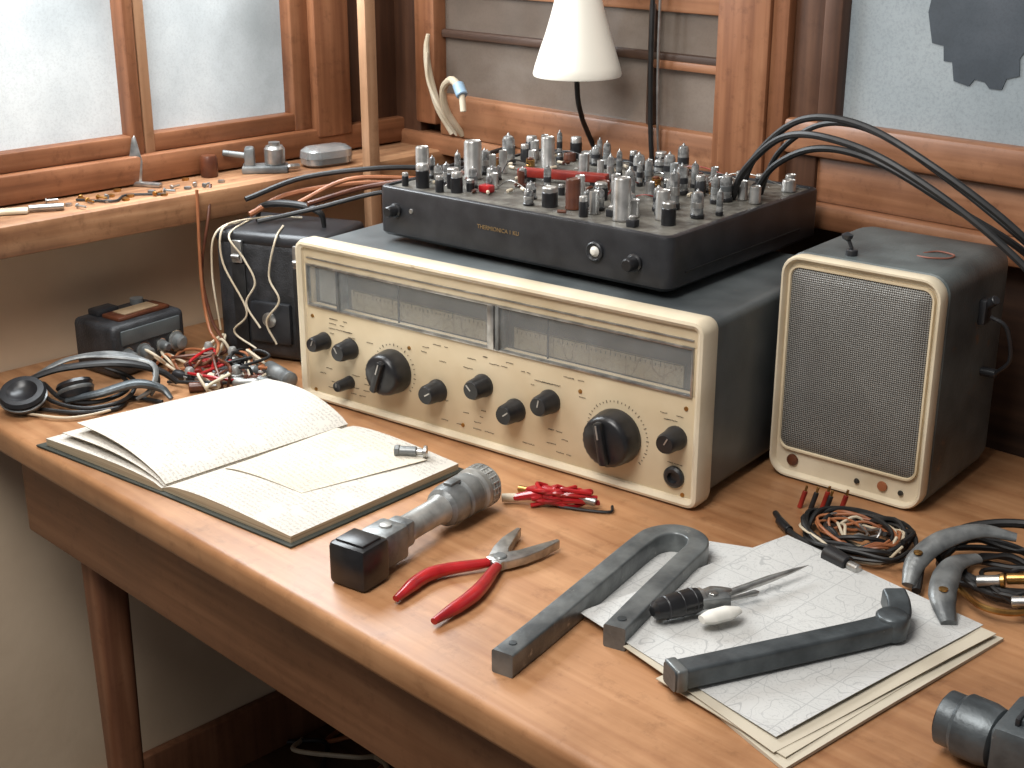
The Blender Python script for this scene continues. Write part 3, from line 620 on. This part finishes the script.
sheet('map_sheet',[(.968,.148),(1.008,.398),(1.222,.374),(1.195,.114)],.7575,.0005,M_map,'large white printed map sheet with fine lines',g,wave=.0012)
zs=.7598
b=Bld(); b.sweep(rr(.020,.018,.003,3),[(1.099,.108,zs+.0095),(1.124,.165,zs+.0095),(1.152,.230,zs+.0095),(1.174,.282,zs+.0095),(1.180,.304,zs+.0105),(1.170,.323,zs+.0125),(1.158,.335,zs+.015)],0,(0,0,1))
b.cyl((1.179,.298,zs+.0003),(1.179,.298,zs+.022),.0135,mi=0,seg=24); b.box((1.101,.114,zs+.0095),(.023,.010,.0195),.002,1,rot=(0,0,-.4))
b.obj('angled_bracket',[M_brd,M_br],label='dark gray metal bracket with hooked end on papers',cat='metal bracket',ang=50)
mt=thing('pocket_tool','black-handled pocket tool with steel spike and white blade','hand tool',(1.038,.205,zs),0)
d=Vector((.33,1,0)).normalized()
b=Bld(); b.lathe([(.0045,0),(.008,.003),(.0105,.018),(.0115,.040),(.0105,.045)],Vector((-.012,-.03,.0116)),d,20); b.obj('handle',M_black,mt)
for k in (.012,.026,.038):
    b=Bld(); b.lathe([(.0092+.05*k,0),(.0100+.05*k,.001),(.0092+.05*k,.002)],Vector((-.012,-.03,.0116))+d*k,d,20); b.obj('grip_ring',M_blackm,mt)
p=Vector((-.012,-.03,.0116))+d*.045
b=Bld(); b.lathe([(.0098,0),(.0098,.004),(.0075,.006),(.0085,.016),(.0065,.024),(.003,.034)],p,d,20); b.obj('ferrule',M_steel,mt)
b=Bld(); b.box(p+d*.012+Vector((.008,-.002,0)),(.026,.012,.010),.002,0,rot=(0,0,1.0)); b.cyl(p+d*.012+Vector((.006,-.002,.004)),p+d*.012+Vector((.006,-.002,.007)),.0035,mi=1); b.obj('side_clamp',[M_gun,M_steel],mt)
b=Bld(); q=p+d*.030; e=Vector((.20,1,0)).normalized(); b.lathe([(.0034,0),(.0034,.05),(.0018,.082),(.0002,.098)],q+Vector((0,0,-.002)),e,12); b.obj('spike',M_steel,mt)
b=Bld(); q=p+d*.026+Vector((.006,0,0)); e=Vector((.35,1,0)).normalized(); b.lathe([(.0018,0),(.0022,.02),(.003,.028),(.001,.032)],q+Vector((0,0,-.004)),e,10); b.obj('short_pick',M_steel,mt)
b=Bld(); q=p+Vector((.022,-.022,-.002)); e=Vector((.30,.92,0)).normalized(); b.sweep([(.0085*math.cos(2*pi*i/14),.0055*math.sin(2*pi*i/14)) for i in range(14)],[q,q+e*.010,q+e*.026,q+e*.038],0,(0,0,1),[.6,1,1,.5]); b.obj('blade',M_white,mt)
# ------------------------------------------------------------ cable coil with wires
cc=thing('cable_coil','coil of black cable with orange wires and plugs','cable',(1.055,.445,.75),0)
def coil(cx,cy,r,n,tr,mi,b,z=0,sq=.8,jit=.006):
    P=[]
    for i in range(n*10+1):
        a=2*pi*i/10; rr_=r+random.uniform(-jit,jit); P.append((cx+rr_*math.cos(a),cy+sq*rr_*math.sin(a),z+tr+.002+random.uniform(0,.014)))
    b.tube(P,tr,mi,7,4)
b=Bld(); coil(0,0,.050,4,.0026,0,b); coil(-.005,.005,.036,3,.0022,0,b); coil(.008,-.005,.056,2,.002,0,b)
b.tube([(-.09,-.005,.004),(-.05,-.035,.006),(0,-.05,.006),(.03,-.06,.006)],.003,0,8); b.obj('black_cable',M_rub,cc)
b=Bld(); coil(.0,.0,.040,3,.0015,0,b); coil(.01,.008,.030,2,.0015,1,b); coil(.0,-.005,.052,1,.0014,1,b); coil(-.01,0,.026,3,.0013,2,b); coil(.005,.0,.034,3,.0014,0,b); b.obj('colored_wires',[M_orange,M_ivory,M_steel],cc)
b=Bld(); b.cyl((.003,-.056,.011),(.030,-.062,.011),.009,.0075); b.cyl((.030,-.062,.011),(.042,-.064,.011),.0045,mi=1); b.obj('plug',[M_black,M_steel],cc)
b=Bld(); b.cyl((-.075,-.02,.006),(-.055,-.032,.006),.0045); b.obj('plug',M_black,cc)
for i,(x,y) in enumerate(((-.085,.03),(-.075,.035),(-.068,.045),(-.06,.038),(-.05,.05))):
    b=Bld(); b.cyl((x,y,0),(x+.003,y+.004,.018),.0026,mi=0,seg=10); b.cyl((x+.003,y+.004,.018),(x+.004,y+.005,.024),.0014,mi=1,seg=8); b.obj('banana_plug',[(M_redd,M_rub)[i%2],M_brass],cc)
# headset
hs=thing('wired_headset','black wired headset with gray metal earpieces and brass clamps','headset',(1.19,.44,.75),0)
b=Bld(); coil(.0,.03,.058,4,.0030,0,b,jit=.004); coil(.01,.02,.045,3,.0026,0,b); coil(.03,.01,.035,2,.0022,0,b)
b.tube([(-.04,-.05,.006),(-.055,-.01,.02),(-.045,.04,.035),(0,.075,.042),(.05,.07,.035),(.075,.03,.02),(.07,-.02,.008)],.0042,0,8); b.obj('headset_cable',M_rub,hs)
for P,R in (([(-.048,-.050,.009),(-.055,-.025,.022),(-.048,.005,.034),(-.028,.035,.040),(-.0,.05,.038)],[.006,.0105,.0105,.008,.005]),([(.012,-.088,.010),(-.006,-.068,.020),(-.018,-.04,.026),(-.022,-.015,.028),(-.015,.01,.026)],[.007,.012,.012,.009,.006])):
    b=Bld(); b.tube(P,R,0,14,8,.6); o=Vector(P[1])+Vector((0,0,.0072)); b.lathe([(.004,0),(.004,.0015),(0,.002)],o,(0,0,1),14,1); b.obj('earpiece',[M_gun,M_brass],hs)
for i,(x,y,z) in enumerate(((-.0,-.02,.02),(.02,-.005,.024),(.038,-.03,.018),(.05,.01,.022))):
    b=Bld(); b.cyl((x,y,z),(x+.018,y+.008,z+.004),.005,mi=0,seg=14); b.lathe([(.0065,0),(.0065,.003),(.005,.004)],(x+.018,y+.008,z+.004),(.9,.4,.2),14,1); b.obj('clamp_screw',[M_brass,M_steel] if i%2 else [M_steel,M_brass],hs)
b=Bld(); b.tube([(-.01,-.03,.012),(.02,-.045,.012),(.045,-.035,.012),(.06,-.01,.016)],.003,0,8); b.obj('clamp_bar',M_brass,hs)
# ------------------------------------------------------------ heavy connector
pc=thing('heavy_power_connector','dark gray round power connector with ribbed metal body','connector',(1.330,.204,.75),0); pc.scale=(1.2,1.2,1.2)
b=Bld(); d=Vector((-.90,-.02,0)).normalized(); b.lathe([(.013,0),(.018,.003),(.0195,.010),(.0195,.024),(.017,.027),(.017,.036)],(-.004,-.003,.022),d,28); b.lathe([(.0145,0),(.0145,.001),(.011,.001),(.010,-.008),(0,-.008)],Vector((-.004,-.003,.022))+d*.0365,d,28,1) ; b.obj('connector_nose',[M_brd,M_black],pc)
b=Bld(); b.box((.020,.004,.0215),(.054,.05,.042),.007,0,rot=(0,0,.1)); b.box((.022,.005,.043),(.035,.03,.006),.002,0,rot=(0,0,.1)); b.obj('connector_body',M_brd,pc)
for k in range(4):
    b=Bld(); b.box((.006+k*.011,.003+k*.0012,.0445),(.003,.034,.006),.001,0,rot=(0,0,.1)); b.obj('rib',M_blackm,pc)
b=Bld(); b.tube([(.045,.014,.02),(.08,.03,.015),(.11,.06,.008),(.13,.10,.006)],.006,0,12); b.obj('connector_cable',M_rub,pc)
# ------------------------------------------------------------ small black transceiver
tr=thing('portable_transceiver','small black box meter with knobs and brown top plate','meter',(.096,.232,.75),math.radians(8)); tr.scale=(1.10,1.10,1.20)
b=Bld(); b.box((0,0,.0290),(.075,.105,.058),.007,0,seg=3); b.obj('meter_case',M_leather,tr)
b=Bld(); b.box((.008,.005,.0595),(.032,.075,.005),.002); b.obj('top_plate',M_brown,tr)
b=Bld(); b.b6(-.003,.019,-.02,.03,.0618,.0632,.0005); b.obj('top_label',mat('aged_label',(150,128,100),.6),tr)
b=Bld(); b.box((-.02,-.02,.0610),(.020,.03,.008),.002); b.obj('top_control',M_blackm,tr)
b=Bld(); b.lathe([(.008,0),(.008,.007),(0,.008)],(-.022,.03,.057)); b.obj('top_knob',M_gun,tr)
b=Bld(); b.box((.0385,.0,.044),(.003,.085,.016),.001); b.obj('name_strip',M_case,tr)
for y,z,r in ((-.035,.024,.008),(-.012,.022,.0105),(.014,.024,.007),(.036,.024,.0105)):
    b=Bld(); b.lathe([(r,0),(r,.003),(r*.8,.004),(r*.75,.012),(r*.5,.014),(0,.014)],(.037,y,z),(1,0,0),18,0); b.lathe([(r*1.15,0),(r*1.15,.0015)],(.037,y,z),(1,0,0),18,1); b.obj('knob',[M_gun,M_chrome],tr)
# headphones
hp=thing('headphones','slim black vintage headphones with gray curved metal arms','headphones',(.19,.115,.75),0)
def cup(c,n,nm,k=1.0):
    b=Bld(); n=Vector(n).normalized(); b.lathe([(.012*k,-.012),(.024*k,-.010),(.029*k,-.004),(.029*k,.002)],c,n,28,0); b.lathe([(.0295*k,-.002),(.0310*k,0),(.0310*k,.002),(.029*k,.003)],c,n,28,1); b.lathe([(.020*k,.002),(.028*k,.003),(.031*k,.007),(.028*k,.011),(.020*k,.011),(.016*k,.008),(.010*k,.005),(0,.005)],c,n,28,0); b.lathe([(.008,0),(.008,.002),(.006,.003),(0,.003)],Vector(c)-n*.012,-n,16,1)
    b.obj(nm,[M_black,M_gun],hp)
cup((-.026,-.068,.0185),(.30,-.25,.9),'ear_cup',.90); cup((-.004,-.012,.018),(-.5,.1,.8),'ear_cup',.72)
b=Bld(); b.tube([(-.045,-.060,.030),(-.02,-.02,.044),(.015,.035,.046),(.030,.08,.030),(.040,.10,.012)],[.005,.0065,.008,.007,.006],0,10,8,.6); b.obj('padded_band',M_rub,hp)
for o in (0,.010,.020):
    b=Bld(); b.tube([(-.055+o*.5,-.04-o,.030),(-.05+o,.0,.043+o*.3),(-.02+o,.045,.048),(.010+o,.075,.038),(.03+o,.080-o,.018),(.045,.06-o,.006)],[.0022,.0030,.0045,.0045,.0034,.0022],0,8,8,.7); b.obj('headband_arm',M_gun,hp)
b=Bld(); b.tube([(.005,-.03,.012),(.03,.0,.020),(.045,.04,.026),(.06,.065,.018),(.075,.07,.007)],[.005,.007,.008,.007,.004],0,10,8,.7); b.obj('gray_arm',M_brd,hp)
b=Bld(); b.tube([(-.03,-.07,.006),(.0,-.05,.004),(.03,-.03,.004),(.05,.01,.004),(.03,.04,.004),(.07,.06,.004)],.0028,0,8); b.tube([(-.05,-.03,.02),(-.0,-.03,.012),(.03,.0,.010),(.02,.045,.014),(-.02,.04,.03),(-.04,-.01,.04)],.0028,0,8); b.tube([(-.06,-.03,.01),(-.01,-.04,.01),(.035,-.02,.008),(.045,.025,.010),(.015,.055,.020),(-.03,.03,.035)],.0026,0,8); b.obj('cord',M_rub,hp)
b=Bld(); b.tube([(-.04,-.085,.004),(.0,-.07,.004),(.040,-.045,.004),(.05,.0,.004),(.035,.02,.004)],.0018,0,8); b.obj('pale_cord',M_ivory,hp)
# leather case
cs=thing('equipment_case','black leatherette equipment case with clasps and draped white cords','case',(.200,.421,.75),math.radians(24))
b=Bld(); b.box((0,0,.0845),(.170,.120,.169),.020,0,seg=4); b.obj('case_body',M_leather,cs)
b=Bld(); b.box((0,-.001,.162),(.162,.118,.020),.009,0,seg=3); b.obj('case_lid',M_blackm,cs)
for x in (-.045,.045):
    b=Bld(); b.box((x,-.0625,.146),(.016,.006,.030),.002); b.cyl((x-.006,-.067,.14),(x+.006,-.067,.14),.003); b.obj('clasp',M_steel,cs)
    b=Bld(); b.box((x,-.0610,.07),(.020,.004,.12),.0015); b.obj('strap',M_rub,cs)
b=Bld(); b.box((0,-.0620,.055),(.060,.010,.055),.004); b.obj('pocket_plate',M_blackm,cs)
b=Bld(); b.lathe([(.010,0),(.010,.002),(.006,.004),(0,.004)],(0,-.067,.06),(0,-1,0),20); b.obj('pocket_stud',M_steel,cs)
b=Bld(); b.tube([(-.05,.0,.168),(-.045,.0,.190),(-.02,.0,.198),(.02,0,.198),(.045,0,.190),(.05,0,.168)],[.003,.005,.006,.006,.005,.003],0,10,8,.8); b.obj('carry_handle',M_rub,cs)
for P in ([(-.065,-.02,.174),(-.066,-.062,.172),(-.062,-.0705,.13),(-.03,-.0725,.07),(-.052,-.0715,.04),(-.02,-.072,.02)],[(-.06,.0,.174),(-.052,-.068,.168),(-.03,-.0715,.14),(-.015,-.0725,.11),(-.03,-.0725,.08),(-.01,-.0745,.05)],[(.0,.03,.174),(-.04,.0,.178),(-.072,-.06,.172),(-.080,-.07,.12),(-.072,-.072,.04)],[(.0,-.02,.174),(.015,-.066,.168),(.005,-.0705,.12),(.02,-.074,.09),(.0,-.075,.06),(.012,-.073,.03)]):
    b=Bld(); b.tube(P,.0014,0,7); b.obj('draped_cord',M_ivory,cs)
for k,P in enumerate([[(.16,.385,.934),(.175,.44,.955),(.215,.53,.962),(.26,.58,.958),(.285,.60,.955)],[(.16,.38,.955),(.18,.46,.975),(.24,.54,.985),(.285,.62,.982),(.275,.69,.985),(.27,.74,.988),(.262,.772,.9895)],[(.19,.44,.945),(.22,.50,.972),(.26,.56,.972),(.29,.60,.965),(.30,.58,.958)],[(.20,.37,.934),(.25,.42,.95),(.30,.50,.968),(.33,.53,.956)],[(.24,.42,.955),(.26,.50,.968),(.31,.56,.975),(.35,.60,.956)]]):
    b=Bld(); b.tube(P,(.0040,.0036,.0032,.0030,.0036)[k],0,8); b.obj('draped_cable',(M_orange,M_rub,M_orange,M_rub,M_brown)[k],label=('orange-brown cable draped over the black case','black cable draped over the black case','orange cable loop resting on the case','thin black cable resting on the case','brown cable lying over case and receiver')[k],cat='cable')
# ------------------------------------------------------------ loose tools
def driver(p,ang,L,hr,mh,label):
    e=thing('small_screwdriver',label,'screwdriver',(p[0],p[1],.75),ang); zz=hr+.0002
    b=Bld(); b.lathe([(hr*.6,0),(hr,.003),(hr,.012),(hr*.8,.018),(hr,.026),(hr,L*.55),(hr*.55,L*.62)],(0,0,zz),(1,0,0),14); b.obj('handle',mh,e)
    b=Bld(); b.cyl((L*.60,0,zz),(L,0,zz),hr*.4,seg=10); b.obj('shaft',M_steel,e); return e
driver((.326,.318),3.0,.105,.0110,M_gun,'thick gray metal screwdriver beside the receiver')
driver((.160,.283),.5,.07,.0060,M_red,'small screwdriver with a red handle')
driver((.235,.245),1.2,.055,.0055,M_ivory,'small screwdriver with a cream handle')
driver((.265,.272),.6,.06,.0065,M_silver,'small screwdriver with a bare steel handle')
driver((.19,.235),.25,.06,.0070,M_black,'small screwdriver with a black handle')
driver((.225,.300),.35,.065,.0080,M_gun,'short gray metal screwdriver among the plugs')
jp=[(.225,.27,.8),(.25,.305,2.0),(.21,.258,2.6),(.285,.298,.2),(.245,.222,1.0),(.182,.262,.3),(.262,.250,2.4),(.150,.305,1.2),(.215,.288,.1),(.275,.283,1.4),(.195,.290,2.2),(.230,.262,.0)]
for i,(x,y,a) in enumerate(jp):
    b=Bld(); d=Vector((math.cos(a),math.sin(a),0)); o=Vector((x,y,.7566)); b.cyl(o,o+d*.018,.0064,mi=0,seg=14); b.cyl(o+d*.018,o+d*.024,.0042,mi=1,seg=12); b.cyl(o+d*.024,o+d*.034,.0018,mi=1,seg=10)
    b.obj('jack_plug',[(M_black,M_ivory,M_redd,M_gun,M_brown)[i%5],M_steel],label=('small black jack plug lying on the bench','small cream jack plug lying on the bench','small red jack plug lying on the bench','small gray jack plug lying on the bench','small brown jack plug lying on the bench')[i%5],cat='plug',group='loose jack plugs')
for i,(x,y,h_) in enumerate(((.200,.318,.026),(.172,.300,.030),(.255,.285,.022),(.215,.243,.020))):
    b=Bld(); b.lathe([(.007,0),(.0085,.002),(.0085,h_*.5),(.006,h_*.55),(.006,h_*.85),(.004,h_),(0,h_)],(x,y,.7502)); b.obj('metal_adapter',M_silver,label='small upright metal adapter among the wires',cat='adapter',group='metal adapters')
WR=[[(.15,.30,.754),(.175,.325,.765),(.145,.325,.80),(.122,.33,.86),(.116,.35,.93),(.095,.37,.9665)],[(.17,.25,.753),(.20,.28,.765),(.180,.310,.775),(.145,.32,.79),(.127,.325,.85),(.117,.335,.968)],[(.20,.22,.753),(.25,.24,.76),(.27,.28,.755),(.25,.31,.754),(.20,.30,.753)]]
for i in range(16):
    x,y=random.uniform(.15,.27),random.uniform(.235,.325); P=[]
    for k in range(6): P.append((min(.275,max(.14,x+random.uniform(-.03,.035))),min(.335,max(.225,y+random.uniform(-.03,.03))),.7535+random.uniform(0,.028)))
    P[0]=(P[0][0],P[0][1],.7525); P[-1]=(P[-1][0],P[-1][1],.7525); WR.append(P)
LW=('brown wire climbing the wall','orange wire climbing to the windowsill','black wire curled on the bench')
for i,P in enumerate(WR):
    b=Bld(); b.tube(P,.0022 if i<3 else .0020,0,8); k=i if i<3 else i%5
    b.obj('loose_wire',(M_brown,M_orange,M_rub,M_ivory,M_red)[k],label=LW[i] if i<3 else ('brown','orange','black','cream','red')[k]+' wire tangled among tools on the bench',cat='wire',group=None if i<3 else 'tangled bench wires')
# ------------------------------------------------------------ sill items
zS=.9632
tin=Bld(); tin.loops([[ (.080+p,.575+q,z) for p,q in [(x*math.cos(1.45)-y*math.sin(1.45),x*math.sin(1.45)+y*math.cos(1.45)) for x,y in rr(w,h,r)]] for w,h,r,z in ((.064,.034,.014,zS),(.074,.044,.018,zS+.004),(.076,.046,.020,zS+.012),(.077,.047,.020,zS+.0125),(.074,.044,.018,zS+.022),(.060,.030,.012,zS+.027))],0,True,True)
tin.obj('metal_tin',M_tin,label='small rounded silver tin on the windowsill',cat='tin')
v=thing('bench_clamp','small metal clamp with silver drum and lever','clamp',(.062,.482,zS),.9); v.scale=(1.15,1.15,1.25)
b=Bld(); b.box((0,0,.004),(.055,.028,.008),.002); b.box((-.018,0,.016),(.012,.02,.024),.003); b.cyl((-.05,0,.022),(-.02,0,.018),.0035); b.obj('clamp_base',M_gun,v)
b=Bld(); b.lathe([(.011,0),(.0125,.002),(.0125,.018),(.010,.021),(.007,.021),(.007,.025),(0,.025)],(.012,0,.008)); b.obj('clamp_drum',M_steel,v)
b=Bld(); b.tube([(.02,0,.004),(.030,-.004,.006),(.040,.004,.005)],.003,0,8); b.obj('clamp_lever',M_steel,v)
b=Bld(); b.lathe([(.011,0),(.012,.002),(.012,.024),(.010,.029),(0,.029)],(.035,.408,zS)); b.obj('small_bottle',M_brown,label='small dark brown pot on the windowsill',cat='pot')
b=Bld(); b.box((.055,.105,zS+.003),(.022,.05,.005),.002,0,rot=(0,0,-.5)); b.cyl((.066,.128,zS+.005),(.085,.165,zS+.005),.0042,mi=1); b.obj('putty_knife',[M_ivory,M_steel],label='small pale putty knife lying on the windowsill',cat='knife')
b=Bld(); b.prism([(-.006,0),(.006,0),(.009,.03),(.002,.062),(0,.064),(-.003,.06),(-.009,.03)],-.0008,.0008,0,.0003,Matrix.Translation((.020,.305,zS+.002))@Matrix.Rotation(.9,4,'Z')@Matrix.Rotation(1.45,4,'X')); b.box((.030,.31,zS+.003),(.05,.010,.006),.002,0,rot=(0,0,.5)); b.obj('marking_gauge',M_steel,label='small steel blade tool standing on the windowsill',cat='tool')
for i in range(46):
    y=.08+.50*random.random(); x=.03+.068*random.random()
    if (math.hypot(x-.062,y-.482)<.068) or math.hypot(x-.080,y-.575)<.055 or math.hypot(x-.035,y-.408)<.02 or math.hypot(x-.06,y-.12)<.05 or math.hypot(x-.03,y-.31)<.04: continue
    b=Bld()
    if i%2: b.lathe([(.0022,0),(.005,0),(.005,.003),(.0022,.003)],(x,y,zS),(0,0,1),6)
    else:
        a=random.random()*3; d=Vector((math.cos(a),math.sin(a),0)); o=Vector((x,y,zS+.0035)); b.cyl(o,o+d*.014,.0015,seg=8); b.cyl(o-d*.002,o,.0033,seg=10)
    b.obj('hex_nut' if i%2 else 'screw',(M_gun,M_brass,M_steel)[i%3],label='small loose nut on the windowsill' if i%2 else 'small loose screw on the windowsill',cat='nut' if i%2 else 'screw',group='loose hardware on the sill')
b=Bld(); b.tube([(.05,.20,zS+.002),(.09,.23,zS+.002),(.07,.26,zS+.002),(.10,.30,zS+.002)],.0016,0,7); b.obj('thin_wire',M_rub,label='thin dark wire trailing across the windowsill',cat='wire')
b=Bld(); b.b6(.114,.132,.612,.632,.7502,1.62,.003); b.obj('wooden_post',M_post,label='slim square wooden post standing behind the case',cat='post')
# ------------------------------------------------------------ lamp
lp=thing('desk_lamp','white opal glass lamp shade on a curved black stem','lamp',(.437,.783,.985),0)
b=Bld(); b.lathe([(.016,0),(.016,.004),(.008,.008),(.006,.012)],(-.02,-.004,0),(0,0,1),20); b.obj('lamp_base',M_blackm,lp)
b=Bld(); b.tube([(-.02,-.004,.008),(-.022,-.022,.04),(-.010,-.050,.07),(.0,-.07,.11),(.0,-.07,.20)],.0035,0,10); b.obj('lamp_stem',M_rub,lp)
b=Bld(); O=[(.0565,.124),(.0575,.127),(.0550,.137),(.049,.156),(.042,.176),(.0350,.20),(.0285,.225),(.024,.25),(.021,.275),(.018,.28)]
b.lathe([(0.0,.274),(.018,.273),(.021,.25),(.0265,.225),(.033,.20),(.040,.176),(.047,.155),(.0545,.130)]+O,(.0,-.07,0),(0,0,1),48); b.obj('lamp_shade',M_lampg,lp)
for x,m,r in ((.520,M_rub,.0032),(.532,M_steel,.0018)):
    b=Bld(); b.tube([(x+.004,.766,.9885),(x+.003,.760,1.05),(x,.760,1.13),(x,.760,1.25),(x,.760,1.598)],r,0,8); b.obj('hanging_cable',m,label='dark cable hanging down the window frame' if m is M_rub else 'thin silver rod hanging beside the dark cable',cat='cable')
b=Bld(); b.tube([(.135,.770,.9905),(.118,.757,1.03),(.106,.750,1.08),(.108,.745,1.115),(.112,.745,1.135)],[.005,.006,.0055,.0045,.003],0,10); b.tube([(.142,.772,.9885),(.128,.75,1.03),(.113,.742,1.07),(.114,.74,1.11)],.0028,0,8)
b.obj('ivory_cord',M_ivory,label='stiff ivory cord rising behind the chassis',cat='cord')
b=Bld(); b.tube([(.155,.771,.9905),(.152,.742,1.03),(.160,.73,1.062),(.182,.725,1.078),(.202,.72,1.072)],[.0045,.0055,.0055,.0055,.006],0,10); b.cyl((.202,.72,1.074),(.216,.715,1.060),.0085,mi=1); b.cyl((.214,.716,1.062),(.219,.714,1.038),.0045,mi=0)
b.obj('hooked_cord',[M_ivory,M_blue],label='ivory cord hooking over with a pale blue plug',cat='cord')
for k in range(8):
    b=Bld(); P=[(.03+.05*i+random.uniform(-.02,.02),.47+.035*k+random.uniform(-.06,.06),.005+.025*random.random()) for i in range(6)]
    P=[(x,min(y,.765),z) for x,y,z in P]; P[0]=(P[0][0],P[0][1],.0045); P[-1]=(P[-1][0],P[-1][1],.0045)
    b.tube(P,.004,0,8); b.obj('floor_cable',(M_rub,M_ivory,M_orange,M_gun)[k%4],label=('black','cream','orange','gray')[k%4]+' loose cable trailing over the floor',cat='cable',group='cables on the floor')
# ------------------------------------------------------------ camera + light
f=1400.0; th=math.atan(507/1400); az=math.radians(44.8)
h=Vector((-math.cos(az),math.sin(az),0)); r=Vector((h.y,-h.x,0))
fw=h*math.cos(th)-Vector((0,0,math.sin(th))); up=h*math.sin(th)+Vector((0,0,math.cos(th)))
cam=bpy.data.cameras.new('camera'); cam.sensor_width=36; cam.lens=36*f/1024; cam.clip_start=.01
co=bpy.data.objects.new('camera',cam); COL.objects.link(co)
m=Matrix((r,up,-fw)).transposed().to_4x4(); m.translation=Vector((1.68,-.64,1.35)); co.matrix_world=m
SC.camera=co
def area(name,loc,tgt,size,power,col,sy=None):
    l=bpy.data.lights.new(name,'AREA'); l.energy=power; l.color=col; l.size=size
    if sy: l.shape='RECTANGLE'; l.size_y=sy
    o=bpy.data.objects.new(name,l); COL.objects.link(o); o.location=loc
    o.rotation_euler=(Vector(tgt)-Vector(loc)).to_track_quat('-Z','Y').to_euler(); return o
area('room_light',(1.0,-.68,2.25),(.5,.4,.8),.75,29,(1,.97,.93))
area('window_light',(.05,.30,1.34),(1.0,.3,.75),.55,14,(.90,.96,1),.5)
area('ceiling_light',(.75,.15,2.2),(.75,.35,.75),.6,5,(1,.97,.93))
wd=bpy.data.worlds.new('world'); wd.use_nodes=True; SC.world=wd
bg=wd.node_tree.nodes['Background']; bg.inputs[0].default_value=(.96,.97,1,1); bg.inputs[1].default_value=.17
